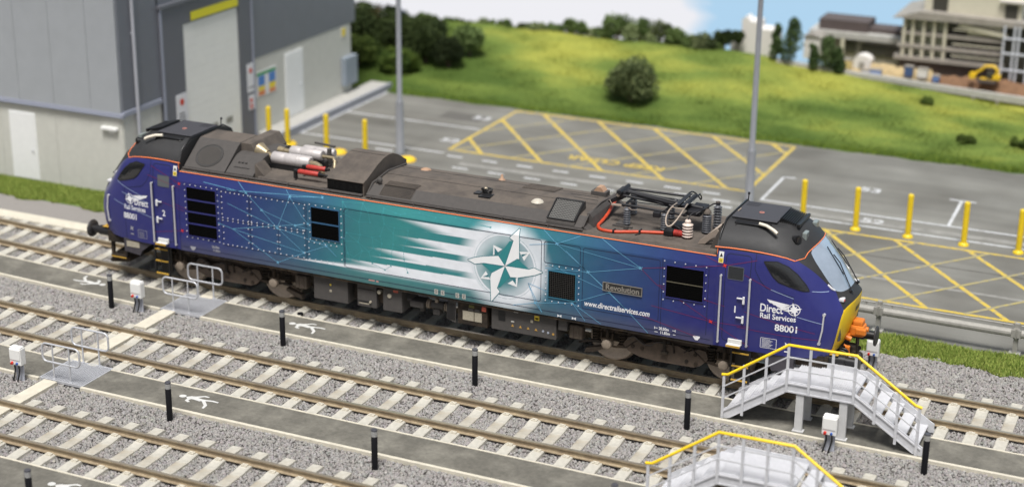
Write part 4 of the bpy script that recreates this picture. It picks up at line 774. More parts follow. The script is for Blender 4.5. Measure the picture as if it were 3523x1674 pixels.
def side_panel():
    x = np.linspace(-7.08, 7.08, 950); z = np.concatenate([[1.09], np.linspace(1.10, 3.16, 140)]); X, Z = np.meshgrid(x, z); Yv = side_y(Z)
    V = np.stack([X, Yv, Z], -1).reshape(-1, 3); nx, nz = len(x), len(z); idx = np.arange(nx*nz).reshape(nz, nx)
    F = np.stack([idx[:-1,:-1], idx[:-1,1:], idx[1:,1:], idx[1:,:-1]], -1).reshape(-1)
    me = bpy.data.meshes.new('printed_side'); me.vertices.add(len(V)); me.vertices.foreach_set('co', V.reshape(-1)); me.loops.add(len(F)); me.loops.foreach_set('vertex_index', F.astype(np.int32)); nf = len(F)//4
    me.polygons.add(nf); me.polygons.foreach_set('loop_start', np.arange(0, nf*4, 4, dtype=np.int32)); me.polygons.foreach_set('loop_total', np.full(nf, 4, dtype=np.int32)); me.update()
    c = livery(X.reshape(-1), Z.reshape(-1)); c = np.concatenate([np.clip(c, 0, 1), np.ones((len(c),1))], 1); ca = me.color_attributes.new('Col', 'FLOAT_COLOR', 'POINT'); ca.data.foreach_set('color', c.reshape(-1))
    me.materials.append(vmat('livery', .36, coat=.2, var=.05, vscale=5)); o = bpy.data.objects.new('printed_side', me); COL.objects.link(o); o.parent = LOCO; return o
sp_o = side_panel()
mb = MB(); mb.prism([(-YS+.01,1.09),(-YS+.01,2.92),(-YS+.08,3.155),(YS-.07,3.155),(YS,2.93),(YS,1.09)], -7.08, 7.08, 'x'); body = mb.build('body', m_ind, LOCO)
# --- cab shell
def cab(s):
    R = [
     [(7.06,-1.35,1.10),(7.9,-1.35,1.10),(8.6,-1.31,1.10),(9.1,-1.22,1.10),(9.46,-1.09,1.12),(9.60,-.96,1.14),(9.68,-.5,1.16),(9.70,0,1.17)],
     [(7.06,-1.35,1.45),(7.9,-1.35,1.45),(8.6,-1.32,1.45),(9.1,-1.24,1.45),(9.53,-1.12,1.45),(9.69,-1.0,1.45),(9.80,-.5,1.46),(9.83,0,1.47)],
     [(7.06,-1.35,1.85),(7.9,-1.35,1.85),(8.6,-1.32,1.85),(9.1,-1.24,1.85),(9.56,-1.10,1.87),(9.76,-.96,1.88),(9.90,-.5,1.9),(9.93,0,1.92)],
     [(7.06,-1.35,2.2),(7.9,-1.35,2.2),(8.6,-1.31,2.2),(9.1,-1.22,2.2),(9.53,-1.05,2.2),(9.78,-.76,2.2),(9.93,-.42,2.30),(9.96,0,2.33)],
     [(7.06,-1.35,2.55),(7.9,-1.35,2.55),(8.6,-1.29,2.6),(9.05,-1.18,2.62),(9.36,-.93,2.64),(9.57,-.66,2.48),(9.76,-.36,2.50),(9.80,0,2.52)],
     [(7.06,-1.35,2.93),(7.9,-1.34,2.93),(8.55,-1.26,2.96),(8.92,-1.12,2.98),(9.16,-.88,3.0),(9.27,-.75,2.96),(9.40,-.38,3.02),(9.44,0,3.04)],
     [(7.06,-1.28,3.38),(7.9,-1.27,3.38),(8.45,-1.20,3.33),(8.72,-1.07,3.27),(8.86,-.86,3.32),(8.90,-.71,3.38),(9.0,-.34,3.44),(9.02,0,3.46)],
     [(7.06,-1.12,3.64),(7.9,-1.10,3.64),(8.35,-1.02,3.60),(8.55,-.90,3.58),(8.66,-.74,3.60),(8.71,-.58,3.64),(8.78,-.28,3.66),(8.80,0,3.68)],
     [(7.06,-.72,3.84),(7.9,-.72,3.84),(8.15,-.68,3.83),(8.3,-.60,3.82),(8.40,-.48,3.82),(8.46,-.36,3.82),(8.50,-.18,3.83),(8.51,0,3.83)],
     [(7.06,0,3.87),(7.9,0,3.87),(8.05,0,3.87),(8.15,0,3.87),(8.22,0,3.865),(8.28,0,3.86),(8.33,0,3.86),(8.36,0,3.855)]]
    nr, nc = len(R), 8; vs = []; fs = []; ms = []
    for r in R: vs += [(s*p[0], p[1], p[2]) for p in r]+[(s*p[0], -p[1], p[2]) for p in r[-2::-1]]
    N = 15
    def mi(r, c):
        c = c if c < 7 else 13-c   # segment index 0..6 mirrored
        if r <= 2: return 2 if c >= 5 else 0
        if r == 3: return 1 if c >= 5 else 0
        if r == 4: return 3 if c >= 5 else (1 if c == 4 else 0)
        if r == 5: return 3 if c >= 5 else (1 if c >= 3 else 0)
        return 1
    diag = {(5, 3), (4, 4)}
    for r in range(nr-1):
        for c in range(N-1):
            cc_ = c if c < 7 else 13-c
            if (r, cc_) in diag:
                A, B_, C2, D2 = r*N+c, r*N+c+1, (r+1)*N+c+1, (r+1)*N+c
                if c < 7: fs += [(A, B_, D2), (B_, C2, D2)]; ms += [0, 1]
                else: fs += [(A, B_, C2), (A, C2, D2)]; ms += [0, 1]
                continue
            fs.append((r*N+c, r*N+c+1, (r+1)*N+c+1, (r+1)*N+c)); ms.append(mi(r, c))
    me = bpy.data.meshes.new('cab'); me.from_pydata(vs, [], fs); me.polygons.foreach_set('material_index', ms)
    for m in (m_ind, m_hood, m_yel, m_glass): me.materials.append(m)
    bm = bmesh.new(); bm.from_mesh(me); bmesh.ops.remove_doubles(bm, verts=bm.verts[:], dist=.001); bmesh.ops.recalc_face_normals(bm, faces=bm.faces[:])
    for f_ in bm.faces: f_.smooth = True
    cl = bm.edges.layers.float.get('crease_edge') or bm.edges.layers.float.new('crease_edge')
    for e in bm.edges:
        mset = {f_.material_index for f_ in e.link_faces}
        if len(e.link_faces) == 1: e[cl] = 1.0
        elif 3 in mset and len(mset) > 1: e[cl] = .75
        elif 2 in mset and len(mset) > 1: e[cl] = .8
        elif abs(e.verts[0].co.z-3.84) < .03 and abs(e.verts[1].co.z-3.84) < .03 and abs(e.verts[0].co.y) > .3 and abs(e.verts[1].co.y) > .3: e[cl] = .5
    bm.to_mesh(me); bm.free()
    o = bpy.data.objects.new('cab', me); COL.objects.link(o); o.parent = LOCO; md = o.modifiers.new('sub', 'SUBSURF'); md.levels = 3; md.render_levels = 3; return o
cabs = {s: cab(s) for s in (1, -1)}
dg = bpy.context.evaluated_depsgraph_get()
bvhs = {}
for s, o in cabs.items():
    e = o.evaluated_get(dg); me = e.to_mesh(); bvhs[s] = BVHTree.FromPolygons([v.co[:] for v in me.vertices], [tuple(p.vertices) for p in me.polygons]); e.to_mesh_clear()
def surf_y(x, z):
    if abs(x) <= 7.06: return float(side_y(np.float64(z)))
    h = bvhs[1 if x > 0 else -1].ray_cast(Vector((x, -4, z)), Vector((0, 1, 0)))[0]
    return h.y if h is not None else -1.3
def decal(name, polys, m, parent, off=.004, sub=.12):
    """flat printed or inset shapes laid on the locomotive side; polys are lists of (x,z)"""
    mb = MB()
    for pts in polys:
        bm = bmesh.new(); VV = [bm.verts.new((p[0], 0, p[1])) for p in pts]
        for tr_ in tessellate_polygon([[Vector((p[0], p[1], 0)) for p in pts]]): bm.faces.new([VV[k_] for k_ in tr_])
        if any(abs(p[0]) > 7.0 for p in pts):
            for _ in range(6):
                le = [e for e in bm.edges if e.calc_length() > sub]
                if not le: break
                bmesh.ops.subdivide_edges(bm, edges=le, cuts=1); bmesh.ops.triangulate(bm, faces=bm.faces[:])
        elif any(p[1] > 2.93 for p in pts) and any(p[1] < 2.92 for p in pts):
            bmesh.ops.bisect_plane(bm, geom=bm.faces[:]+bm.edges[:]+bm.verts[:], plane_co=(0,0,2.93), plane_no=(0,0,1))
        for v in bm.verts: v.co.y = surf_y(v.co.x, v.co.z)-off
        bm.verts.index_update(); mb.add([v.co[:] for v in bm.verts], [[v.index for v in f_.verts] for f_ in bm.faces]); bm.free()
    return mb.build(name, m, parent, recalc=False)
def line_polys(segs, w):
    out = []
    for (a, b) in segs:
        d = Vector((b[0]-a[0], b[1]-a[1])); L = d.length
        if L < 1e-6: continue
        d /= L; p = Vector((-d.y, d.x))*w/2; n = max(1, int(L/.5))
        for i in range(n):
            q = Vector(a)+d*L*i/n; r_ = Vector(a)+d*L*(i+1)/n; out.append([tuple(q-p), tuple(r_-p), tuple(r_+p), tuple(q+p)])
    return out
def rect(x0, x1, z0, z1, r=0.0):
    if not r: return [(x0,z0),(x1,z0),(x1,z1),(x0,z1)]
    P = []
    for cx, cz, a0 in ((x1-r,z1-r,0),(x0+r,z1-r,90),(x0+r,z0+r,180),(x1-r,z0+r,270)):
        for k in range(4): t = math.radians(a0+30*k); P.append((cx+r*math.cos(t), cz+r*math.sin(t)))
    return P
def outline(x0, x1, z0, z1, r=.05): P = rect(x0, x1, z0, z1, r); return [(P[i], P[(i+1) % len(P)]) for i in range(len(P))]
def side_text(name, s, x, z, size, m, parent, bold=.0, shear=0, align='LEFT', sx=1.0, off=.006, slope=0):
    vs, fs = text_mesh(s, size, bold, shear, align); mb = MB(); V = []
    for v in vs: X = x+v[0]*sx; Z = z+v[1]+slope*v[0]; V.append((X, surf_y(X, Z)-off, Z))
    mb.add(V, fs); return mb.build(name, m, parent, recalc=False)
m_groove = mat('panel_groove', (.010,.014,.05), .6); m_netb = mat('network_line_blue', (.15,.40,.60), .5); m_nett = mat('network_line_teal', (.05,.30,.33), .5); m_netr = mat('network_line_red', (.22,.02,.07), .5); m_netw = mat('network_line_pale', (.28,.36,.55), .5)
# panel outlines
segs = []
for x0, x1, z0, z1 in ((-5.80,-4.98,1.43,2.86),(-4.95,-3.37,1.43,2.86),(-2.27,2.90,1.41,2.90),(2.97,3.86,2.38,2.89),(3.93,5.77,1.42,2.88)): segs += outline(x0, x1, z0, z1, .05)
segs += [((-3.33,2.88),(-3.33,1.42)), ((-2.30,2.88),(-2.30,1.42)), ((-4.96,2.13),(-3.36,2.13)), ((-4.15,2.12),(-4.15,1.44)), ((-5.8,2.10),(-4.98,2.12)), ((5.83,1.3),(5.83,2.95)), ((6.9,1.3),(6.9,2.95)), ((-7.0,1.2),(7.0,1.2))]
decal('panel_joint', line_polys(segs, .014), m_groove, LOCO, .003)
# compass emblem (white arms with tone between them)
emb = [
 [(1.99,2.13),(2.12,2.86),(2.2,2.80),(2.34,3.09),(2.34,2.35),(2.30,2.35)],
 [(1.99,2.13),(2.20,2.78),(2.33,3.09),(2.34,2.35)],
 [(1.99,2.13),(1.82,2.35),(1.45,2.28),(1.03,2.13),(1.44,2.12)],
 [(1.99,2.13),(2.59,2.13),(2.94,2.13),(2.33,1.90),(2.13,1.88)],
 [(1.99,2.13),(1.79,1.55),(1.64,1.19),(1.62,1.79),(1.65,1.90)]]
emb = [[(1.99,2.13),(2.20,2.78),(2.10,2.84),(2.335,3.09),(2.345,2.35),(2.30,2.36)], [(1.99,2.13),(1.44,2.12),(1.22,2.06),(1.03,2.13),(1.20,2.21),(1.45,2.28),(1.82,2.35)],
       [(1.99,2.13),(2.59,2.14),(2.72,2.20),(2.94,2.13),(2.75,2.03),(2.33,1.90),(2.13,1.88)], [(1.99,2.13),(1.79,1.55),(1.86,1.47),(1.64,1.19),(1.615,1.79),(1.65,1.90)]]
tealk = [[(1.99,2.14),(1.83,2.36),(2.10,2.76),(2.19,2.77)], [(2.0,2.135),(2.30,2.345),(2.56,2.18),(2.58,2.145)], [(1.985,2.12),(2.12,1.88),(1.86,1.57),(1.80,1.575)], [(1.98,2.12),(1.66,1.91),(1.40,2.08),(1.44,2.115)]]
decal('emblem_field', tealk, mat('emblem_teal', (.030,.235,.25), .4), LOCO, .004)
decal('emblem_outline', [q for P_ in emb for q in line_polys([(P_[i], P_[(i+1) % len(P_)]) for i in range(len(P_))], .034)], mat('emblem_edge', (.03,.19,.23), .4), LOCO, .0048)
decal('compass_emblem', emb, mat('emblem_white', (.86,.87,.88), .45), LOCO, .006)
sm = []
for a, b, c_ in (((1.69,2.60),(1.68,2.34),(1.92,2.53)), ((2.62,2.57),(2.35,2.54),(2.47,2.33)), ((2.30,1.66),(2.32,1.91),(2.06,1.71)), ((1.36,1.72),(1.62,1.73),(1.50,1.93))):
    g = ((a[0]+b[0]+c_[0])/3, (a[1]+b[1]+c_[1])/3)
    sm += [(a,b),(a,c_),(a,(g[0]*.4+1.98*.6, g[1]*.4+2.12*.6))]
decal('emblem_star_point', [[(1.69,2.60),(1.68,2.34),(1.92,2.53)], [(2.62,2.57),(2.35,2.54),(2.47,2.33)], [(2.30,1.66),(2.32,1.91),(2.06,1.71)], [(1.36,1.72),(1.62,1.73),(1.50,1.93)]], mat('emblem_white', (0,0,0)), LOCO, .005)
tri = []
for a, b, c_ in (((1.72,2.54),(1.72,2.38),(1.83,2.42)), ((2.55,2.52),(2.40,2.48),(2.42,2.42)), ((2.27,1.72),(2.27,1.86),(2.17,1.83)), ((1.42,1.77),(1.58,1.79),(1.56,1.85))): tri.append([a,b,c_])
decal('emblem_teal_triangle', tri, mat('emblem_blue', (.03,.17,.21), .4), LOCO, .0065)  # small teal triangles printed inside the white star points
# network lines
N_ = {'a':(-5.3,3.15),'b':(-5.04,2.9),'c':(-4.61,2.52),'d':(-4.17,2.12),'e':(-3.42,1.59),'f':(-3.66,2.26),'g':(-3.29,2.36),'h':(-3.91,3.13),'i':(-3.79,2.98),'j':(-3.43,2.49),'k':(-2.89,3.08),'l':(-2.79,1.87),'m':(-2.51,1.64),'n':(-4.19,1.22),'o':(-5.49,1.9),'p':(-2.26,2.14),'q':(-1.95,2.87),'r':(-1.14,2.99),'s':(-1.8,2.44),'t':(-1.65,3.06),'u':(-.73,3.05),'v':(-1.92,1.79),
      'A':(2.92,3.15),'B':(3.28,2.88),'C':(3.83,3.13),'D':(4.35,3.15),'E':(5.32,2.62),'F':(4.06,2.32),'G':(4.59,1.92),'H':(7.25,2.99),'I':(7.0,1.64),'J':(5.0,1.58),'K':(2.77,1.35),'L':(3.69,1.51),'M':(5.55,1.1),'N':(6.69,1.22),'O':(7.94,3.27),'P':(6.79,3.13),'Q':(6.35,1.98),'R':(4.02,1.12),'S':(2.95,1.13),'T':(2.58,1.81)}
def L_(s): return [(N_[p[0]], N_[p[1]]) for p in s.split()]
decal('network_pattern', line_polys(L_('ab bc cd de hi ij gj fg id')+[((-5.6,2.9),N_['k']),(N_['b'],(-6.3,3.0)),(N_['c'],N_['f']),(N_['f'],N_['p']),(N_['d'],(-5.6,2.55)),(N_['e'],N_['l']),(N_['l'],N_['g']),(N_['l'],N_['m']),(N_['o'],N_['n']),(N_['o'],N_['g']),(N_['o'],(-6.8,2.2)),(N_['n'],N_['e']),(N_['o'],N_['e']),(N_['d'],N_['l']),(N_['i'],N_['k'])], .011), m_netb, LOCO, .0075)
decal('network_pattern', line_polys(L_('AB BC BF DE FG GL EF KL KS TK')+[(N_['B'],(2.6,2.75)),(N_['F'],(3.0,2.25)),(N_['G'],N_['J']),(N_['L'],N_['R']),(N_['G'],(3.1,2.35)),(N_['T'],N_['S']),(N_['T'],N_['L']),(N_['J'],N_['M']),(N_['L'],(4.4,1.12)),(N_['K'],(2.2,1.2)),(N_['B'],N_['E']),((3.5,2.75),N_['J'])], .010), m_netb, LOCO, .0075)
rg = np.random.default_rng(5); pts = [(-2.2+.32*i+rg.uniform(-.1,.1), 1.55+.28*j+rg.uniform(-.1,.1)) for i in range(6) for j in range(6)]+[(-2.3+.5*i+rg.uniform(-.1,.1), 3.0+rg.uniform(-.06,.1)) for i in range(9)]
tl = []
for p in pts:
    q = sorted(pts, key=lambda t: (t[0]-p[0])**2+(t[1]-p[1])**2)[1:4]; tl += [(p, r_) for r_ in q if r_ > p]
decal('network_pattern', line_polys(tl, .008), m_nett, LOCO, .0022)
nodes = lambda L, r=.045: [[(p[0]+r*(1.2 if k % 2 == 0 else .45)*math.cos(k*math.pi/4+.6), p[1]+r*(1.2 if k % 2 == 0 else .45)*math.sin(k*math.pi/4+.6)) for k in range(8)] for p in L]
decal('network_node', nodes([N_[k] for k in 'bdefgiklnc'])+nodes([N_[k] for k in 'BFGKLE'], .05)+nodes([N_[k] for k in 'J'], .04), m_netb, LOCO, .0085)
decal('network_node', nodes(pts, .03), m_nett, LOCO, .003)
decal('network_pattern', line_polys([(N_['E'],N_['H']),(N_['H'],(7.95,3.2)),(N_['P'],N_['H']),(N_['E'],(5.7,2.3)),((5.7,2.3),N_['Q']),(N_['I'],(5.6,1.78)),((5.75,2.3),(7.3,2.05)),(N_['Q'],N_['I']),(N_['I'],(7.9,1.2)),(N_['N'],N_['J']),((7.7,2.85),(8.3,2.6)),((7.75,2.0),(9.3,1.7)),((7.6,1.62),(9.4,1.55)),(N_['I'],(7.9,1.66))], .009), m_netr, LOCO, .0085)
decal('network_pattern', line_polys([((8.3,2.6),(8.8,2.45)),((8.9,2.05),(9.45,1.92)),((-9.1,2.6),(-8.2,2.35)),((-9.2,2.1),(-7.8,1.8)),((-8.9,2.35),(-8.0,2.2)),((9.15,2.62),(9.45,2.58))], .014), m_netw, LOCO, .0085)
decal('network_pattern', line_polys([((-8.0,2.95),(-7.0,2.75)),((-7.6,2.3),(-6.9,2.15)),((-7.9,1.45),(-7.0,1.62)),((-7.0,1.62),(-6.2,1.6)),((-7.2,2.9),(-7.0,2.84)),((-7.9,3.2),(-7.1,2.9)),((-7.2,2.3),(-6.8,2.2))], .008), m_netr, LOCO, .0085)
decal('network_node', nodes([(7.25,2.99),(7.0,1.64),(-7.02,2.86),(-7.0,1.62)], .05), mat('node_red', (.62,.03,.03), .5), LOCO, .009)
# orange line along the cantrail
mb = MB(); O = []
def orr(pts, r=.013):
    mb.tube(pts, r, 6)
orr([(-7.05,-1.285,3.165),(7.05,-1.285,3.165)]); orr([(7.05,-1.285,3.165),(7.055,-1.285,3.385)])
orr([(-7.05,-1.285,3.165),(-7.055,-1.285,3.385)])
for s in (1,-1):
    P = []
    for x, z in ((7.06,3.385),(7.4,3.385),(7.7,3.385),(8.0,3.375),(8.3,3.345),(8.55,3.30),(8.72,3.24)): P.append((s*x, surf_y(s*x, z)-.008, z))
    P[0] = (s*7.0, -1.31, 3.385)
    orr(P, .015)
    # up the side of the windscreen and across its top
    Q = [P[-1]]
    for x, y, z in ((8.90,-.90,3.29),(8.925,-.735,3.37),(8.985,-.50,3.43),(9.03,-.25,3.46),(9.045,0,3.475),(9.03,.25,3.46),(8.985,.50,3.43),(8.925,.735,3.37)):
        h = bvhs[s].find_nearest(Vector((s*x, y, z)))[0]; Q.append((h.x+s*.006, h.y, h.z+.004))
    orr(Q, .011)
mb.build('orange_line', m_or, LOCO)
# lettering
def logo(s, parent, mirror):
    # wing and compass drawn as small shapes; x0,z0 = left bottom of the word block
    x0 = 8.085 if s > 0 else -8.83
    sx = .84
    side_text('lettering', 'Direct', x0+(0 if s > 0 else .36), 2.085, .25, m_wl, parent, .005, sx=.78 if s > 0 else .68)
    side_text('lettering', 'Rail Services', x0+.01, 1.93, .175, m_wl, parent, .0035, sx=.90 if s > 0 else .80)
    side_text('running_number', '88001', 8.44 if s > 0 else -8.85, 1.68, .215, m_wl, parent, .005, sx=.97 if s > 0 else .86)
    cx, cz = (8.83, 2.20) if s > 0 else (-8.62, 2.22); d = -1 if s > 0 else 1; P = []
    for k in range(4):
        a = k*math.pi/2+.25; P.append([(cx+.17*math.cos(a), cz+.17*math.sin(a)), (cx+.05*math.cos(a+.8), cz+.05*math.sin(a+.8)), (cx, cz), (cx+.05*math.cos(a-.8), cz+.05*math.sin(a-.8))])
        b = a+math.pi/4; P.append([(cx+.11*math.cos(b), cz+.11*math.sin(b)), (cx+.04*math.cos(b+.7), cz+.04*math.sin(b+.7)), (cx+.04*math.cos(b-.7), cz+.04*math.sin(b-.7))])
    C_ = [(cx+.125*math.cos(t), cz+.125*math.sin(t)) for t in [2*math.pi*i/20 for i in range(21)]]; P += line_polys(list(zip(C_[:-1], C_[1:])), .016)
    for k in range(5): z = cz+.105-.035*k; L = .60-.085*k; P.append([(cx+d*.11, z), (cx+d*L, z+.022+.012*(4-k)), (cx+d*(L-.07), z-.008), (cx+d*.11, z-.022)])
    decal('winged_compass_logo', P, m_wl, parent, .007)
for s in (1,-1): logo(s, cabs[s], s < 0)
side_text('web_address', 'www.directrailservices.com', 3.98, 1.50, .185, m_wl, LOCO, .004, shear=.2, sx=.765, off=.009)
side_text('cab_number', '1', 7.48, 1.95, .22, m_wl, cabs[1], .004); side_text('cab_number', '2', -7.59, 1.93, .22, m_wl, cabs[-1], .004, sx=.9)
pl = MB(); pl.box(4.43, 5.38, -1.375, -1.352, 1.95, 2.16, b=.008); plate = pl.build('name_plate', mat('nameplate_black', (.03,.028,.028), .4), LOCO)
m_bras = mat('plate_lettering', (.28,.26,.23), .5, metal=.2); vs, fs = text_mesh('Revolution', .19, .004, align='CENTER'); mb = MB(); mb.add([(4.905+v[0]*.98, -1.378, 1.99+v[1]) for v in vs], fs); mb.build('lettering', m_bras, plate, recalc=False)
mb = MB(); 
for b_ in ((4.43,5.38,1.95,1.965),(4.43,5.38,2.145,2.16),(4.43,4.445,1.965,2.145),(5.365,5.38,1.965,2.145)): mb.box(b_[0],b_[1],-1.382,-1.374,b_[2],b_[3])
mb.build('rim', m_bras, plate)
side_text('length_marking', '20.50m', 5.80, 1.235, .095, m_wl, LOCO, .003, off=.008, sx=.85); side_text('length_marking', '11.83m', 5.83, 1.14, .095, m_wl, LOCO, .003, off=.008, sx=.85)
decal('length_marking', line_polys([((5.70,1.265),(5.77,1.265)),((5.70,1.235),(5.70,1.295)),((6.12,1.265),(6.19,1.265)),((6.19,1.235),(6.19,1.295)),((5.70,1.17),(5.78,1.17)),((6.14,1.17),(6.2,1.17))], .014), m_wl, LOCO, .008)
m_wlf = mat('worn_white_marking', (.35,.35,.38), .7)
side_text('length_marking', '20.50m', -6.12, 1.30, .085, m_wlf, LOCO, .003, off=.008, sx=.85); side_text('length_marking', '11.83m', -6.10, 1.21, .085, m_wlf, LOCO, .003, off=.008, sx=.85)
# data panels
decal('data_panel', line_polys(outline(8.15,8.50,1.24,1.47,.01)+[((8.18,1.27+.028*k),(8.36+.03*(k % 3),1.27+.028*k)) for k in range(7)], .010), m_wl, cabs[1], .008)
decal('data_panel', line_polys(outline(-8.40,-8.12,1.22,1.43,.01)+[((-8.36,1.26+.035*k),(-8.2,1.26+.035*k)) for k in range(4)], .010), m_wlf, cabs[-1], .008)
for s, x, z in ((-1,-8.6,1.43),(1,8.73,1.37)): decal('jacking_marking', nodes([(x,z)], .07)+[rect(x-.05,x+.05,z-.17,z-.14)], m_wl if s > 0 else m_wlf, cabs[s], .008)
P = []
for x in (.20,.37,.76,.93): P.append(rect(x-.045,x+.045,1.13,1.25))
decal('small_label', P, mat('label_cream', (.62,.60,.55), .6), LOCO, .006)
decal('small_label', [rect(x-.03,x+.03,z,z+.012) for x in (.20,.37,.76,.93) for z in (1.15,1.175,1.2,1.225)], m_blk, LOCO, .008)
decal('small_label', [rect(-1.63,-1.46,1.17,1.20), rect(-1.42,-1.36,1.16,1.2)], mat('label_pink', (.55,.3,.27), .6), LOCO, .006)
for xx in (6.69,-6.7): decal('lifting_marking', [rect(xx-.08,xx+.08,1.20,1.24), [(xx-.07,1.2),(xx+.07,1.2),(xx+.03,1.14),(xx-.03,1.14)]], m_wl if xx > 0 else m_wlf, LOCO, .008)
for xx in (3.38, 3.74): decal('lifting_marking', [[(xx-.05,1.17),(xx,1.14),(xx+.05,1.17),(xx+.05,1.10),(xx,1.13),(xx-.05,1.10)]], m_wl, LOCO, .008)
for s in (1,-1):
    x = 7.15*s; w_ = decal('warning_label', [rect(x-.055,x+.055,3.16,3.29), rect(x-.055,x+.055,3.04,3.155)], mat('label_white', (.7,.7,.68), .6), cabs[s], .012)
    decal('warning_label', [rect(x-.05,x+.05,3.05,3.145)], mat('label_yellow', (.8,.6,.05), .6), cabs[s], .014); decal('warning_label', [[(x-.035,3.18),(x+.035,3.18),(x,3.26)], rect(x-.03,x+.03,3.075,3.09), rect(x-.03,x+.03,3.11,3.122)], m_blk, cabs[s], .016)
# bolts
def bolts_rect(x0, x1, z0, z1, nx, nz): return [(x0+(x1-x0)*i/nx, z) for i in range(nx+1) for z in (z0, z1)]+[(x, z0+(z1-z0)*j/nz) for j in range(1, nz) for x in (x0, x1)]
bl = bolts_rect(-6.86,-5.89,1.48,2.87,6,9)+bolts_rect(-3.24,-2.36,1.98,2.865,5,5)+bolts_rect(3.02,3.84,1.46,2.33,5,6)+bolts_rect(5.87,6.84,1.97,2.885,4,5)
bl += [(-5.77+.13*i, 2.83) for i in range(7)]+[(-4.92+.155*i, 2.83) for i in range(11)]+[(-5.77+.135*i, 1.46) for i in range(6)]+[(-4.92+.165*i, 1.46) for i in range(15)]
bl += [(-5.76+.15*i, 2.155) for i in range(6)]+[(-5.76+.15*i, 2.09) for i in range(6)]+[(-4.92+.165*i, 2.165) for i in range(10)]+[(-4.92+.165*i, 2.095) for i in range(10)]
bl += [(x, 1.6+.18*i) for i in range(7) for x in (-5.02,-4.91)]+[(-5.77, 2.25+.15*i) for i in range(4)]+[(-5.75, 1.6+.16*i) for i in range(3)]+[(-3.40, 1.6+.19*i) for i in range(7)]+[(-4.18,z) for z in (1.58,1.76,1.94)]+[(-4.11,z) for z in (1.58,1.76,1.94)]+[(-3.28+.155*i, 1.9) for i in range(6)]+[(-2.36,z) for z in (1.58,1.74)]+[(-3.28,z) for z in (1.58,1.74)]
mb = MB()
for x, z in bl: y = surf_y(x, z); mb.cyl((x, y+.002, z), (x, y-.016, z), .016, .011, n=8, smooth=False)
mb.build('bolt_heads', mat('bolt_white', (.60,.60,.64), .4), LOCO)['kind'] = 'stuff'
# grilles
def grille(name, x0, x1, z0, z1, bars, mesh=False, rail=m_ind):
    mb = MB(); mb.box(x0, x1, -1.3645, -1.345, z0, z1); g = mb.build(name, m_grl, LOCO)
    mb = MB(); t = .02
    for b_ in ((x0-t,x1+t,z1,z1+t),(x0-t,x1+t,z0-t,z0),(x0-t,x0,z0,z1),(x1,x1+t,z0,z1)): mb.box(b_[0],b_[1],-1.374,-1.352,b_[2],b_[3])
    for z in bars: mb.box(x0, x1, -1.376, -1.352, z-.018, z+.018)
    mb.build('frame', rail, g); mb = MB()
    if mesh:
        n = int((x1-x0)/.045); [mb.box(x0+(x1-x0)*i/n-.004, x0+(x1-x0)*i/n+.004, -1.370, -1.3650, z0, z1) for i in range(1, n)]
        k = int((z1-z0)/.045); [mb.box(x0, x1, -1.3695, -1.3652, z0+(z1-z0)*i/k-.004, z0+(z1-z0)*i/k+.004) for i in range(1, k)]
        mb.build('wire_mesh', mat('grille_wire', (.03,.028,.026), .6), g)
    else:
        k = int((z1-z0)/.04); [mb.box(x0+.004, x1-.004, -1.368, -1.3648, z0+(z1-z0)*i/k-.004, z0+(z1-z0)*i/k+.004) for i in range(1, k)]
        mb.build('louvres', mat('louvre_black', (.003,.003,.003), .9, spec=.1), g)
    return g
grille('side_grille', -6.80,-5.94,1.54,2.81,(1.86,2.17,2.49)); grille('side_grille', -3.19,-2.42,2.04,2.81,(2.43,), rail=mat('blue_frame', (.03,.10,.20), .4)); grille('side_grille', 5.93,6.79,2.06,2.79,())
g3 = grille('side_grille', 3.10,3.76,1.57,2.20,(), mesh=True, rail=mat('teal_frame', (.03,.15,.23), .4))
mb = MB(); mb.box(5.93,6.79,-1.374,-1.364,2.41,2.43); mb.build('centre_bar', mat('bar_brown', (.10,.09,.06), .6), LOCO)
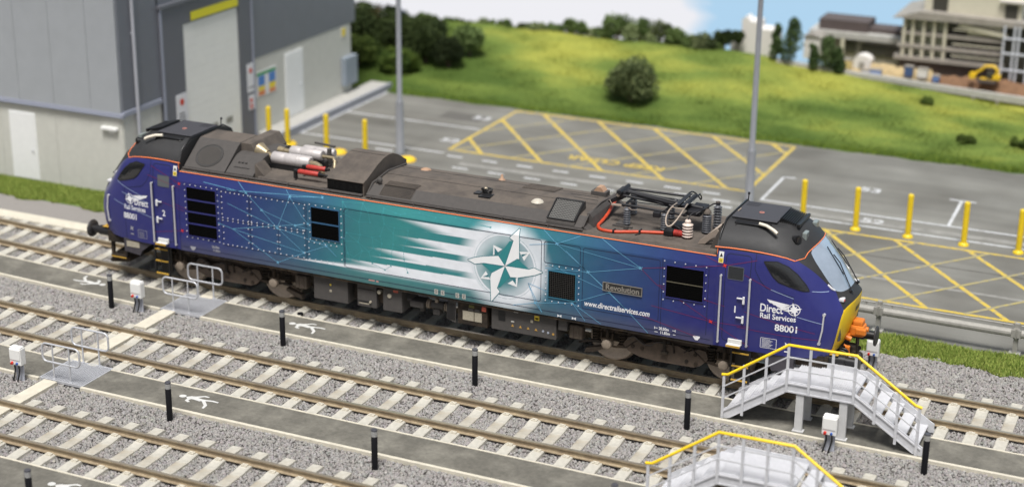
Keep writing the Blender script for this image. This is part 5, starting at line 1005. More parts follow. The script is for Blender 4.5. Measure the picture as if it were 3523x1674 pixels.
# doors, handrails, windows, steps
for s in (1,-1):
    cb = cabs[s]; w = decal('door', line_polys([((s*a, b), (s*c_, d_)) for (a,b),(c_,d_) in outline(7.27,7.83,1.26,3.27,.08)], .016), m_groove, cb, .004)
    decal('door_window', [rect(*sorted((s*7.33,s*7.68)),2.71,3.0,.02)], mat('door_glass', (.025,.028,.032), .15, spec=.7) if s > 0 else mat('pale_door_glass', (.11,.12,.13), .3), cb, .006)
    decal('window_seal', line_polys(outline(*sorted((s*7.33,s*7.68)),2.71,3.0,.02), .015), mat('seal_grey', (.09,.10,.13), .6), cb, .010)
    # slanting side window
    wp = [(8.10,3.20),(8.38,3.22),(8.62,3.13),(8.82,2.98),(9.02,2.76),(9.10,2.63),(8.98,2.63),(8.70,2.71),(8.45,2.79),(8.32,2.90)]
    decal('side_window', [[(s*a,b) for a,b in wp]], m_dglass, cb, .012, sub=.08)
    decal('window_seal', line_polys([((s*wp[i][0],wp[i][1]), (s*wp[(i+1) % len(wp)][0],wp[(i+1) % len(wp)][1])) for i in range(len(wp))], .022), m_blk, cb, .014)
    cp = [(7.92,3.30),(7.92,3.0),(8.06,2.76),(8.20,2.62),(8.45,2.56),(8.80,2.48)]
    decal('cab_panel_joint', line_polys([((s*cp[i][0],cp[i][1]),(s*cp[i+1][0],cp[i+1][1])) for i in range(5)]+[((s*8.80,2.46),(s*8.80,1.15)),((s*7.92,3.3),(s*7.92,3.36))], .013), m_groove, cb, .004)
    for x, a in ((7.19,0),(7.85,0)):
        mb = MB(); mb.cyl((s*x,-1.40,1.22),(s*x,-1.40,2.77),.023,n=10)
        for z in (1.22,2.77): mb.cyl((s*x,-1.36,z),(s*x,-1.415,z),.026,n=8)
        mb.build('handrail', m_rail_h, cb)
    for z in (2.27,1.82):
        mb = MB(); xh = 7.72; sg = -1
        mb.box(*sorted((s*(xh-.15),s*xh)),-1.40,-1.372,z+.02,z+.05,b=.005); mb.box(*sorted((s*(xh-.02),s*(xh+.03))),-1.40,-1.36,z-.09,z+.08,b=.008); mb.build('door_handle', mat('handle_white', (.74,.74,.76), .4), cb)
    mb = MB(); x0, x1 = sorted((s*7.42, s*7.74)); mb.box(x0,x1,-1.52,-1.36,1.21,1.235); mb.box(x0,x1,-1.40,-1.355,1.235,1.33,b=.01); st = mb.build('door_step', mat('step_white', (.62,.62,.60), .6), cb)
    mb = MB(); mb.box(x0,x1,-1.535,-1.52,1.19,1.235); mb.build('step_edge', m_step, st)
    # corner handrail at the nose
    P = []
    for z in (1.48,1.8,2.13): h = bvhs[s].ray_cast(Vector((s*(9.40+.05*(z > 1.5)), -4, z)), Vector((0,1,0)))[0]; P.append((h.x, h.y-.05, h.z))
    mb = MB(); mb.tube(P, .020, 8); mb.cyl(P[0], (P[0][0], P[0][1]+.07, P[0][2]), .035, n=8); mb.cyl(P[-1], (P[-1][0], P[-1][1]+.07, P[-1][2]), .035, n=8); mb.build('nose_handrail', m_rail_h, cb)
    # wipers
    for y0, y1, y2 in ((-.30,-.15,-.42),(.30,.42,.1)):
        mb = MB(); a = bvhs[s].find_nearest(Vector((s*9.80, y0, 2.46)))[0]; b = bvhs[s].find_nearest(Vector((s*9.45, y1, 3.0)))[0]; c_ = bvhs[s].find_nearest(Vector((s*9.15, y1+.05, 3.32)))[0]; q = Vector((s*.035,0,.03))
        mb.tube([a+q, b+q*1.6, (b+c_)/2+q*1.2], .014, 6); mb.tube([b*0.6+a*.4+q*.8, c_+q*.8], .012, 6); mb.cyl(a, a+q*1.5, .035, n=8); mb.build('wiper', m_blk, cb)
    # light clusters under the windscreen
    for y in (-.62,.62):
        h = bvhs[s].find_nearest(Vector((s*9.70, y, 2.36)))[0]; mb = MB(); mb.box(h.x-.06,h.x+.06,h.y-.08,h.y+.08,h.z-.035,h.z+.04,b=.02); hl = mb.build('headlight', mat('light_housing', (.62,.62,.64), .3), cb)
        mb = MB(); mb.cyl((h.x+s*.058,h.y-.03,h.z),(h.x+s*.07,h.y-.03,h.z),.026,n=10); mb.build('red_lens', m_redp, hl)
    for y in (-.66,.66):
        h = bvhs[s].find_nearest(Vector((s*9.48, y*1.15, 2.66)))[0]; mb = MB(); mb.tube([(h.x-s*.05,h.y,h.z+.06),(h.x+s*.04,h.y*.97,h.z-.02),(h.x+s*.14,h.y*.70,h.z-.17)], .026, 6); mb.build('windscreen_trim', m_wl, cb)
    # number on the yellow end
    vs, fs = text_mesh('88001', .15, .006, align='CENTER'); mb = MB(); V = []
    for v in vs:
        h = bvhs[s].ray_cast(Vector((s*12, s*v[0]*1.0, 1.98+v[1])), Vector((-s,0,0)))[0]; V.append((h.x+s*.008, h.y, h.z))
    mb.add(V, fs); mb.build('running_number', m_blk, cb, recalc=False)
    for y in (-.80,.80):
        h = bvhs[s].ray_cast(Vector((s*12, y, 1.62)), Vector((-s,0,0)))[0]; mb = MB(); mb.box(h.x-.03,h.x+.012,h.y-.06,h.y+.06,1.48,1.78,b=.01); mb.build('lower_light', m_und2, cb)
    # hood: deck plate, fins, horn, cream pipe
    mb = MB(); mb.box(*sorted((s*7.12,s*8.15)),-.60,.60,3.865,3.895,b=.01); dp = mb.build('roof_plate', mat('roof_plate_grey', (.052,.052,.06), .6, var=.1), cb)
    mb = MB(); [mb.cyl((s*(7.2+.05*i),y,3.895),(s*(7.2+.05*i),y,3.905),.014,n=6) for i in range(6) for y in (.3,.4,.5)]; mb.build('bolt', m_blk, dp)
    mb = MB(); C_ = [(s*7.66+.05*math.cos(t), -.1+.05*math.sin(t), 3.90) for t in [2*math.pi*i/12 for i in range(12)]]; mb.tube(C_, .009, 5, closed=True); mb.build('ring_marking', mat('ring_red', (.6,.25,.2), .5), dp)
    mb = MB(); [mb.box(*sorted((s*(8.17+.045*i),s*(8.19+.045*i))),-.42,.42,3.83,3.95-.012*i) for i in range(9)]; mb.box(*sorted((s*8.56,s*8.62)),-.45,.45,3.78,3.86,b=.01); mb.build('cooling_fins', m_blk, cb)
    mb = MB(); mb.box(*sorted((s*7.25,s*8.05)),-.80,-.62,3.80,3.845,b=.012); mb.tube([(s*7.3,-.86,3.74),(s*7.3,-.80,3.83),(s*8.0,-.80,3.83),(s*8.05,-.86,3.73)], .025, 6); mb.build('horn_tray', m_blk, cb)
    mb = MB(); mb.tube([(s*7.82,-.82,3.88),(s*8.0,-.87,3.87),(s*8.18,-.95,3.82),(s*8.27,-.98,3.77)], .038, 8); mb.build('cream_air_pipe', mat('pipe_cream', (.72,.66,.55), .5), cb)
    h = bvhs[s].find_nearest(Vector((s*8.62,-.74,3.62)))[0]
    mb = MB(); mb.cyl((h.x-s*.05,h.y+.05,h.z-.02),(h.x+s*.08,h.y-.03,h.z+.02),.085,.095,n=12); mb.cyl((h.x+s*.08,h.y-.03,h.z+.02),(h.x+s*.084,h.y-.031,h.z+.02),.07,n=12); mb.build('horn', m_blk, cb)
    for y in (-.42,.42):
        h = bvhs[s].find_nearest(Vector((s*8.78, y, 3.66)))[0]; mb = MB(); mb.box(h.x-.05,h.x+.05,h.y-.12,h.y+.12,h.z-.09,h.z+.09,b=.02); mb.build('marker_light', mat('marker_glass', (.22,.25,.24), .15), cb)
    # roof joint strap and antenna
    mb = MB(); mb.tube([(s*7.05,-1.22,3.40),(s*7.06,-1.13,3.66),(s*7.06,-.74,3.87),(s*7.06,.74,3.87),(s*7.06,1.13,3.66)], .022, 6); mb.build('joint_strip', m_blk, cb)
    mb = MB(); mb.cyl((s*7.1,.70,3.85),(s*7.1,.74,4.02),.014,n=6); mb.cyl((s*7.1,.74,4.0),(s*7.1,.74,4.05),.028,n=8); mb.build('antenna', m_blk, cb)
    mb = MB(); mb.prism([(-1.30,3.17),(-1.285,3.38),(-1.12,3.64),(-.72,3.84),(.72,3.84),(1.12,3.64),(1.285,3.38),(1.30,3.17)], *sorted((s*7.03,s*7.07)), 'x'); mb.build('hood_bulkhead', m_hood, cb)
# ----------------------------------------------------------------- roof
def xprism(name, prof, x0, x1, m, parent=LOCO, extra=None):
    mb = MB(); mb.prism(prof, x0, x1, 'x'); 
    if extra: extra(mb)
    return mb.build(name, m, parent)
def gutter(mb):
    pass
xprism('roof_base', [(-1.275,3.15),(-1.262,3.185),(-1.20,3.195),(1.20,3.195),(1.262,3.185),(1.275,3.15)], -7.03, 7.03, m_roof)
mb = MB()
for y in (-1,1):
    for x0, x1 in ((-7.0,-1.86),(-1.76,3.84)): mb.box(x0, x1, *sorted((y*1.225,y*1.165)), 3.225, 3.262, b=.006)
    for x in np.arange(-6.2, 3.8, 1.15): mb.box(x-.012, x+.012, *sorted((y*1.245,y*1.17)), 3.195, 3.27)
mb.build('gutter_rail', m_roofd, LOCO)
# main raised deck
deckp = [(-1.19,3.215),(-1.185,3.285),(-.86,3.465),(-.10,3.555),(.10,3.555),(.86,3.465),(1.185,3.285),(1.19,3.215)]
dk = xprism('roof_deck', deckp, -1.74, 3.80, m_roof)
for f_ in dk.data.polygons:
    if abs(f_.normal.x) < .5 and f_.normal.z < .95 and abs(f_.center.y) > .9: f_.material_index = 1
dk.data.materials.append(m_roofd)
mb = MB(); mb.box(-1.7,3.78,-.205,-.195,3.544,3.549); mb.box(-1.7,3.78,.55,.56,3.50,3.508); mb.box(2.9,3.6,.35,.37,3.525,3.532); mb.box(3.1,3.7,.05,.07,3.555,3.561); mb.build('roof_seam', m_blk, dk)
def deck_z(y): return float(np.interp(abs(y), [0,.10,.86,1.185], [3.555,3.555,3.465,3.285]))
def flat_grille(x0, x1, y0, y1, n=14, parent=dk, name='roof_grille'):
    mb = MB(); ys = [y0, y1] if not (y0 < -.86 < y1) else [y0, -.86, y1]
    for a, b in zip(ys[:-1], ys[1:]):
        k = max(3, int((b-a)/.035)); za, zb = deck_z(a), deck_z(b)
        mb.add([(x0,a,za+.004),(x1,a,za+.004),(x1,b,zb+.004),(x0,b,zb+.004)], [(0,1,2,3)], 0)
        for i in range(k+1):
            f = i/k; y = a+(b-a)*f; z = za+(zb-za)*f; mb.box(x0, x1, y-.005, y+.005, z+.004, z+.018, 1)
        q = int((x1-x0)/.045)
        for i in range(q+1):
            x = x0+(x1-x0)*i/q; mb.add([(x-.005,a,za+.016),(x+.005,a,za+.016),(x+.005,b,zb+.016),(x-.005,b,zb+.016)], [(0,1,2,3)], 1)
    mb.build(name, [m_blk, m_roof], parent, recalc=False)
flat_grille(-1.42,-.58,-1.14,-.60); flat_grille(1.70,2.52,.22,.78)
# raised intake box with slanted grille near the pantograph well
mb = MB(); mb.prism([(-1.185,3.30),(-1.17,3.36),(-.56,3.70),(-.50,3.70),(-.48,3.48)], 2.93, 3.62, 'x'); ib = mb.build('intake_box', m_roofd, dk)
mb = MB(); nrm = Vector((0,-.487,.873)).normalized(); a0 = Vector((0,-1.15,3.375)); a1 = Vector((0,-.60,3.682))
for i in range(13):
    p = a0.lerp(a1, i/12)+nrm*.012; mb.cyl((2.98,p.y,p.z),(3.57,p.y,p.z),.008,n=5)
for i in range(17):
    x = 2.98+.59*i/16; p = a0+nrm*.02; q = a1+nrm*.02; mb.cyl((x,p.y,p.z),(x,q.y,q.z),.006,n=5)
mb.build('intake_mesh', mat('mesh_grey', (.20,.20,.19), .5), ib)
mb = MB(); 
for x in (2.94,3.61): mb.cyl((x,a0.y,a0.z+.02),(x,a1.y,a1.z+.02),.02,n=6)
for p in (a0,a1): mb.cyl((2.94,p.y,p.z+.02),(3.61,p.y,p.z+.02),.02,n=6)
mb.build('intake_frame', m_blk, ib)
# small items on the deck
m_tanb = mat('rusty_brass_dome', (.40,.25,.16), .6, var=.15, vscale=20)
mb = MB(); mb.lathe((2.42,-.52,3.505),[(.15,0),(.13,.03),(.08,.065),(.02,.08)],16); mb.build('roof_dome', mat('pale_dome', (.52,.48,.40), .5), dk)
mb = MB(); mb.lathe((-1.08,.62,3.485),[(.14,0),(.12,.03),(.07,.05),(.02,.06)],14); mb.build('roof_dome', m_tanb, dk)
mb = MB(); mb.lathe((.93,.74,3.47),[(.09,0),(.08,.03),(.035,.06),(.03,.14),(.02,.15)],10); mb.build('roof_cone', m_tanb, dk)
mb = MB(); mb.box(3.32,3.70,.55,.82,3.47,3.60,b=.01); bx = mb.build('aerial_box', m_roofd, dk); mb = MB(); mb.prism([(3.38,3.60),(3.46,3.70),(3.56,3.70),(3.64,3.60)], .58, .80); mb.build('lid', m_tanb, bx)
mb = MB()
for i in range(9): a = i*.7; mb.tube([(1.08+.10*math.cos(a),-.42+.08*math.sin(a),3.53),(1.08+.14*math.cos(a+.8),-.42+.10*math.sin(a+.8),3.60),(1.08+.05*math.cos(a+1.5),-.42+.05*math.sin(a+1.5),3.625)], .018, 5)
mb.box(.82,.98,-.62,-.40,3.50,3.53); mb.box(1.0,1.3,-.75,-.45,3.495,3.515); fit_ = mb.build('roof_fitting', m_blk, dk); mb = MB(); mb.lathe((1.06,-.44,3.60),[(.05,0),(.05,.03),(.02,.05)],10); mb.build('cap', mat('brass_cap', (.5,.42,.3), .35, metal=.5), fit_)
# cable lug at the deck's left corner
mb = MB(); mb.tube([(-1.66,-.82,3.47),(-1.62,-.82,3.56),(-1.56,-.84,3.60)], .035, 8); mb.lathe((-1.55,-.85,3.52),[(.05,0),(.06,.04),(.05,.10),(.02,.12)],10); mb.tube([(-1.74,-1.18,3.27),(-1.74,-.88,3.49),(-1.74,-.1,3.585),(-1.74,.86,3.50)], .022, 6); mb.build('roof_conduit', m_roofd, dk)
# arched hump
arch = [(-1.16,3.535),(-.95,3.60),(-.70,3.70),(-.45,3.80),(-.15,3.89),(.10,3.915),(.35,3.89),(.60,3.80),(.85,3.66),(1.05,3.55),(1.05,3.19),(-1.12,3.19),(-1.12,3.50)]
ar = xprism('arched_housing', arch, -2.86, -1.84, m_roof)
ar.data.materials.append(m_rust)
for f_ in ar.data.polygons:
    if f_.normal.x > .5: f_.material_index = 1
mb = MB(); mb.box(-2.84,-1.88,-1.135,-1.122,3.27,3.51); gr_ = mb.build('side_grille', m_grl, ar); mb = MB(); [mb.box(-2.83+.033*i,-2.82+.033*i,-1.143,-1.136,3.28,3.5) for i in range(29)]; mb.build('louvres', m_blk, gr_)
mb = MB(); mb.box(-2.86,-1.86,-1.19,-1.13,3.215,3.26,b=.008); mb.build('ledge', m_roofd, ar)
mb = MB(); mb.box(-2.85,-1.85,.02,.03,3.915,3.919); mb.build('roof_seam', m_blk, ar)
# low deck with cylinders
ld = xprism('low_deck', [(-1.16,3.215),(-1.15,3.275),(-.55,3.33),(.55,3.33),(1.15,3.275),(1.16,3.215)], -4.82, -2.88, m_roof)
mb = MB(); mb.prism([(-2.90,3.2),(-2.90,3.30),(-2.66,3.2)], -1.20, -1.16); mb.build('end_bracket', m_roofd, ld)
def tank(x0, x1, y, z, r, m, nm='silver_cylinder', bands=(.35,.78)):
    mb = MB(); mb.lathe((x0,y,z), [(r*.80,0),(r,.03),(r,(x1-x0)*.34),(r*.985,(x1-x0)*.345),(r,(x1-x0)*.35),(r,x1-x0-.03),(r*.80,x1-x0)], 20, axis='x'); o = mb.build(nm, m, ld)
    mb = MB()
    for b in bands: mb.lathe((x0+(x1-x0)*b,y,z), [(r+.002,-.02),(r+.008,-.015),(r+.008,.015),(r+.002,.02)], 20, axis='x')
    mb.build('strap', m_silver, o); return o
tank(-4.86,-3.76,-.35,3.575,.155,m_silver,bands=(.68,.76)); tank(-4.62,-3.70,.12,3.64,.145,m_silver,bands=(.66,.74)); tank(-4.5,-3.6,.55,3.60,.11,m_silver,bands=(.7,))
mb = MB(); mb.cyl((-5.35,-.20,3.66),(-5.08,-.24,3.60),.20,.10,n=16); mb.cyl((-5.08,-.24,3.60),(-4.86,-.35,3.565),.07,.055,n=12); mb.lathe((-4.97,-.30,3.58),[(.075,-.03),(.085,0),(.075,.03)],12,axis='x'); mb.tube([(-4.8,.12,3.62),(-4.62,.12,3.62)],.07,10); mb.cyl((-4.98,.14,3.62),(-4.8,.12,3.62),.10,.08,n=12); mb.build('brass_pipe', m_brass, ld)
mb = MB(); mb.tube([(-3.76,-.35,3.55),(-3.62,-.36,3.56),(-3.48,-.42,3.53),(-3.38,-.5,3.46),(-3.36,-.52,3.35)],.075,10); mb.tube([(-3.70,.12,3.62),(-3.40,.12,3.62),(-3.32,.05,3.55),(-3.28,-.05,3.40)],.045,8); mb.build('elbow_pipe', m_brass, ld)
mb = MB(); mb.cyl((-3.62,.3,3.4),(-3.62,.3,3.78),.06,n=10); mb.tube([(-4.3,.75,3.74),(-3.7,.72,3.72)],.03,6); mb.build('vent_pipe', m_roofd, ld)
for x0, x1, y, z in ((-3.76,-3.19,-.95,3.52),(-3.68,-3.15,-.68,3.575)):
    mb = MB(); mb.lathe((x0,y,z), [(.05,0),(.062,.02),(.062,x1-x0-.02),(.05,x1-x0)], 14, axis='x'); t_ = mb.build('red_cylinder', m_red, ld)
    mb = MB(); mb.cyl((x0-.08,y,z),(x0,y,z),.04,n=8); mb.cyl((x1,y,z),(x1+.10,y,z),.035,n=8); mb.cyl((x1,y,z),(x1+.03,y,z),.055,n=10); mb.box(x0-.12,x0-.05,y-.05,y+.05,z-.18,z+.04,b=.01); mb.build('valve', m_blk, t_)
mb = MB(); mb.tube([(-3.10,-.95,3.52),(-2.86,-.95,3.50)],.03,6); mb.box(-4.9,-3.7,-.48,-.40,3.33,3.44); mb.build('cylinder_cradle', m_blk, ld); mb = MB(); mb.box(-4.7,-3.6,.02,.2,3.33,3.5); mb.build('cylinder_cradle', m_blk, ld)
# fan housings at the left end
fh = xprism('fan_housing', [(-1.17,3.215),(-1.16,3.28),(-.52,3.76),(-.38,3.84),(.38,3.84),(.52,3.76),(1.16,3.28),(1.17,3.215)], -6.98, -5.78, m_roofd)
fh.data.materials.append(m_roof)
for f_ in fh.data.polygons:
    if f_.normal.z > .95: f_.material_index = 1
nrm = Vector((0,-.48,.64)).normalized(); cc = Vector((-6.42,-.83,3.53)); tv = Vector((0,.64,.48)).normalized(); mb = MB()
ring = [cc+nrm*.008+Vector((1,0,0))*.37*math.cos(t)+tv*.34*math.sin(t) for t in [2*math.pi*i/32 for i in range(32)]]
mb.tube(ring, .012, 5, closed=True); mb.add([tuple(p-nrm*.004) for p in ring], [tuple(range(32))], 0)
fan = mb.build('fan_grille', mat('fan_grey', (.045,.043,.042), .7), fh); mb = MB()
for i in range(-9,10):
    d_ = .033*i; h_ = math.sqrt(max(0, 1-(d_/.32)**2)); p = cc+nrm*.012+Vector((d_,0,0)); mb.cyl(p-tv*.29*h_, p+tv*.29*h_, .005, n=4)
    d_ = .03*i; h_ = math.sqrt(max(0, 1-(d_/.30)**2)); p = cc+nrm*.014+tv*d_; mb.cyl(p-Vector((.32*h_,0,0)), p+Vector((.32*h_,0,0)), .005, n=4)
mb.build('fan_mesh', mat('fan_wire', (.12,.11,.10), .6), fan)
h2 = xprism('fan_housing', [(-1.17,3.215),(-1.16,3.29),(-.66,3.60),(-.50,3.64),(.50,3.64),(.66,3.60),(1.16,3.29),(1.17,3.215)], -5.74, -4.95, m_roofd)
mb = MB(); mb.prism([(-4.95,3.2),(-4.95,3.57),(-4.62,3.2)], -1.05, -.62); mb.prism([(-5.78,3.2),(-5.78,3.83),(-5.50,3.83),(-5.30,3.55),(-5.30,3.2)], -.36, 1.0); mb.build('end_wedge', m_roof, h2)
mb = MB(); mb.box(-5.6,-5.15,-1.0,-.98,3.40,3.405); [mb.box(-5.55+.1*i,-5.50+.1*i,-.88,-.82,3.487,3.495) for i in range(3)]; mb.build('hinge', m_blk, h2)
# pantograph well
well = xprism('pantograph_well', [(-1.22,3.197),(-1.20,3.235),(-1.10,3.235),(-1.06,3.215),(1.06,3.215),(1.10,3.235),(1.20,3.235),(1.22,3.197)], 3.84, 7.02, m_roof)
mb = MB(); mb.prism([(3.80,3.2),(3.80,3.53),(3.86,3.53),(3.92,3.44),(3.98,3.22)], -.84, .84); mb.prism([(3.80,3.2),(3.80,3.32),(3.96,3.21)], -1.15, -.84); mb.prism([(3.80,3.2),(3.80,3.32),(3.96,3.21)], .84, 1.15); mb.tube([(3.83,-1.18,3.30),(3.83,-.86,3.49),(3.83,-.1,3.58),(3.83,.86,3.49)], .02, 6); mb.build('well_wall', m_roofd, well)
mb = MB(); mb.prism([(6.78,3.21),(7.03,3.80),(7.03,3.21)], -1.0, 1.0); mb.build('well_ramp', mat('well_ramp_grey', (.07,.06,.052), .8, var=.2, vscale=10), well)
pan = empty('pantograph', (0,0,0)); pan.parent = LOCO
def insulator(x, y, z0, z1, r, m, n=7, nm='insulator', parent=None):
    mb = MB(); prof = [(r*.5,0)]; h = z1-z0
    for i in range(n): z = h*(.06+.86*i/n); s_ = h*.86/n; prof += [(r*.55, z),(r, z+s_*.35),(r*.97, z+s_*.55),(r*.55, z+s_*.95)]
    prof += [(r*.5,h*.94),(r*.45,h)]; mb.lathe((x,y,z0), prof, 16); return mb.build(nm, m, parent or pan)
for x, y, z1 in ((4.58,-.36,3.66),(5.48,-.36,3.66),(4.45,.42,3.62),(5.35,.50,3.62)): insulator(x, y, 3.22, z1, .085, m_ins)
insulator(6.12,-.60,3.22,3.60,.125,m_insw,5,'cream_insulator'); mb = MB(); mb.lathe((6.12,-.60,3.60),[(.07,0),(.07,.03),(.05,.05)],12); mb.build('cap', m_insw, pan)
insulator(6.40,-.10,3.22,3.70,.11,m_ins,8,'large_insulator'); insulator(6.52,.30,3.22,3.82,.10,m_ins,8,'large_insulator'); mb = MB(); mb.lathe((6.40,-.10,3.70),[(.10,0),(.09,.05),(.04,.10)],12); mb.lathe((6.52,.30,3.82),[(.06,0),(.05,.05)],10); mb.build('cap', m_roof, pan)
mb = MB(); mb.box(4.30,4.78,-.55,-.50,3.22,3.25); mb.box(4.35,4.55,-.45,-.2,3.22,3.26); mb.box(4.62,4.72,-.68,-.62,3.22,3.30); mb.build('insulator_base', m_roofd, pan)
# frame: base bars, lower arm, upper arm, knuckle at left
mb = MB()
mb.tube([(4.45,-.36,3.70),(6.0,-.36,3.66)], .032, 8); mb.tube([(4.38,.42,3.68),(5.9,.42,3.66)], .032, 8); mb.tube([(5.48,-.4,3.68),(5.48,.5,3.68)], .03, 8); mb.tube([(4.5,-.4,3.68),(4.5,.5,3.68)], .03, 8); mb.tube([(5.95,-.4,3.66),(5.95,.5,3.66)], .03, 8); mb.build('base_frame', m_pan, pan)
mb = MB(); mb.tube([(4.36,.05,3.90),(6.25,.05,3.74)], .048, 10); mb.tube([(4.40,-.14,3.84),(6.2,-.10,3.70)], .030, 8); mb.build('lower_arm', m_pan, pan)
mb = MB(); mb.tube([(4.36,-.06,3.92),(5.82,-.30,3.85)], .030, 8); mb.tube([(4.36,.16,3.92),(5.82,.42,3.85)], .030, 8); mb.tube([(4.7,-.02,3.84),(5.5,-.16,3.80)], .016, 6); mb.build('upper_arm', m_pan, pan)
mb = MB(); mb.box(4.22,4.46,-.16,.26,3.78,3.94,b=.03); mb.cyl((4.34,-.26,3.93),(4.34,.34,3.93),.05,n=12); mb.prism([(4.22,3.78),(3.98,3.62),(4.05,3.57),(4.36,3.72)], -.05, .15); mb.box(5.25,5.42,-.52,-.40,3.55,3.68,b=.02); mb.build('knuckle', m_pan, pan)
mb = MB(); mb.tube([(4.5,.3,3.70),(6.1,.0,3.72)], .02, 6); mb.tube([(4.6,-.25,3.76),(5.9,-.2,3.76)], .014, 6); mb.tube([(4.6,.25,3.80),(5.9,.3,3.78)], .014, 6); mb.box(5.95,6.28,-.25,.45,3.62,3.74,b=.03); mb.tube([(6.2,-.3,3.7),(6.5,.0,3.9),(6.6,.2,3.86)], .018, 6); mb.build('linkage', m_pan, pan)
mb = MB(); mb.cyl((4.30,-.20,3.86),(4.30,-.24,3.86),.04,n=10); mb.box(4.18,4.42,-.34,-.22,3.63,3.65); mb.tube([(4.05,-.1,3.68),(4.15,-.2,3.60),(4.2,-.26,3.55)], .008, 5); mb.tube([(4.5,-.3,3.72),(4.55,-.36,3.66),(4.72,-.42,3.62),(4.9,-.46,3.66)], .010, 5); mb.build('braid', m_copper, pan)
# collector head with looped horns
hd = MB(); 
for x in (5.74, 5.98): hd.tube([(x,-.52,3.88),(x,.62,3.88)], .020, 8)
hd.box(5.76,5.84,-.42,.50,3.885,3.905); hd.box(5.88,5.96,-.42,.50,3.885,3.905); hd.tube([(5.74,-.1,3.86),(5.98,-.1,3.86)],.015,6); hd.build('collector_head', m_pan, pan)
mb = MB(); P = [(5.74,-.30,3.89),(5.72,-.55,3.88),(5.70,-.72,3.83),(5.70,-.88,3.74),(5.74,-1.00,3.63),(5.80,-1.03,3.58),(5.87,-.98,3.60),(5.94,-.84,3.70),(5.98,-.68,3.80),(5.99,-.50,3.87),(5.98,-.25,3.89)]
def smoothp(P, n=4):
    out = []; P = [Vector(p) for p in P]
    for i in range(len(P)-1):
        a, b, c_, d_ = P[max(0,i-1)], P[i], P[i+1], P[min(len(P)-1,i+2)]
        for k in range(n): t = k/n; out.append(.5*((2*b)+(c_-a)*t+(2*a-5*b+4*c_-d_)*t*t+(3*b-a-3*c_+d_)*t**3))
    return out+[P[-1]]
mb.tube(smoothp(P), .020, 8); mb.tube(smoothp([(5.70,-.56,3.88),(5.86,-.60,3.88),(6.0,-.56,3.88)]), .014, 6); mb.build('horn', m_copper, pan)
mb = MB(); P = [(5.74,.55,3.89),(5.76,.74,3.87),(5.80,.90,3.78),(5.86,.98,3.66),(5.92,.90,3.66),(5.97,.76,3.78),(5.98,.58,3.88)]; mb.tube(smoothp(P), .018, 8); mb.build('horn', m_pan, pan)
mb = MB(); mb.tube(smoothp([(6.12,-.60,3.66),(6.16,-.50,3.76),(6.28,-.34,3.80),(6.38,-.12,3.80)]), .014, 6); mb.tube([(5.6,-.3,3.42),(6.0,-.45,3.30)], .02, 6); mb.tube([(5.9,.1,3.74),(6.3,.1,3.60),(6.35,.0,3.3)], .03, 6); mb.box(5.62,6.0,-.28,.1,3.22,3.36,b=.03); mb.build('lead', m_pan, pan)
# red cable, clamps, connector
mb = MB(); mb.tube(smoothp([(3.90,.95,3.52),(3.95,.62,3.48),(3.98,.3,3.42),(4.02,-.1,3.34),(4.02,-.45,3.27),(4.03,-.72,3.25),(4.12,-.92,3.25),(4.28,-1.02,3.25),(4.55,-1.00,3.25),(4.81,-.88,3.25),(5.10,-.74,3.25),(5.62,-.60,3.26)], 5), .038, 10); cbl = mb.build('red_cable', mat('red_cable_sheath', (.52,.06,.02), .45, var=.2, vscale=8), well)
mb = MB(); mb.box(4.50,4.54,-1.08,-.93,3.215,3.31,b=.01); mb.box(5.04,5.08,-.84,-.68,3.215,3.31,b=.01); mb.tube([(5.0,-.95,3.22),(5.08,-.84,3.26)], .012, 5); mb.box(5.58,5.80,-.70,-.50,3.215,3.37,b=.03); mb.build('cable_clamp', m_blk, well)
mb = MB(); prof = [(.05,0)]
for i in range(8): prof += [(.05,.004+.036*i),(.078,.012+.036*i),(.078,.022+.036*i),(.05,.034+.036*i)]
mb.lathe((5.80,-.60,3.30), prof+[(.04,.31)], 14, axis='x'); mb.build('ribbed_connector', m_red, well)
mb = MB(); mb.prism([(6.46,3.22),(6.62,3.24),(6.92,3.56),(6.86,3.62),(6.50,3.32)], -.86, -.78); mb.cyl((6.50,-.82,3.25),(6.88,-.50,3.62),.035,n=8); mb.cyl((6.55,-.72,3.23),(6.8,-.4,3.3),.02,n=6); mb.build('earthing_lever', m_copper, well)
mb = MB(); mb.cyl((6.86,-.4,3.6),(7.2,-.15,3.95),.015,n=6); mb.build('switch_arm', m_copper, well)
# ----------------------------------------------------------------- underframe
uf = MB(); uf.box(-8.7,8.7,-1.0,1.0,.98,1.12); uf.box(-7.0,7.0,-1.33,1.33,1.02,1.098); uf.build('underframe', m_und, LOCO)
def ubox(name, x0, x1, z0, z1, m=m_und2, y0=-1.22, y1=-.35, parent=LOCO, b=.012):
    mb = MB(); mb.box(x0,x1,-y1,-y0,z0,z1,b=b); mb.build(name, m, parent); mb = MB(); mb.box(x0,x1,y0,y1,z0,z1,b=b); return mb.build(name, m, parent)
u1 = ubox('equipment_box', -3.26,-2.30,.39,1.0); u2 = ubox('equipment_box', -2.03,-1.50,.41,1.0); u3 = ubox('equipment_box', -1.32,-.80,.41,1.0); ubox('equipment_box', -1.50,-1.32,.55,.95, m_und, -1.12); ubox('equipment_box',-2.24,-2.07,.5,1.0,m_und,-1.0)
u4 = ubox('equipment_box', .70,1.48,.43,1.0,m_und); u5 = ubox('equipment_box', 1.59,3.25,.45,1.02); ubox('equipment_box',3.30,3.52,.72,1.0,m_und2)
m_lc = mat('label_cream', (0,0,0)); m_ly = mat('label_yellow', (0,0,0))
def plates(par, L, y=-1.2225):
    for (x0,x1,z0,z1,m) in L: mb = MB(); mb.box(x0,x1,y-.006,y,z0,z1); mb.build('label_plate', m, par)
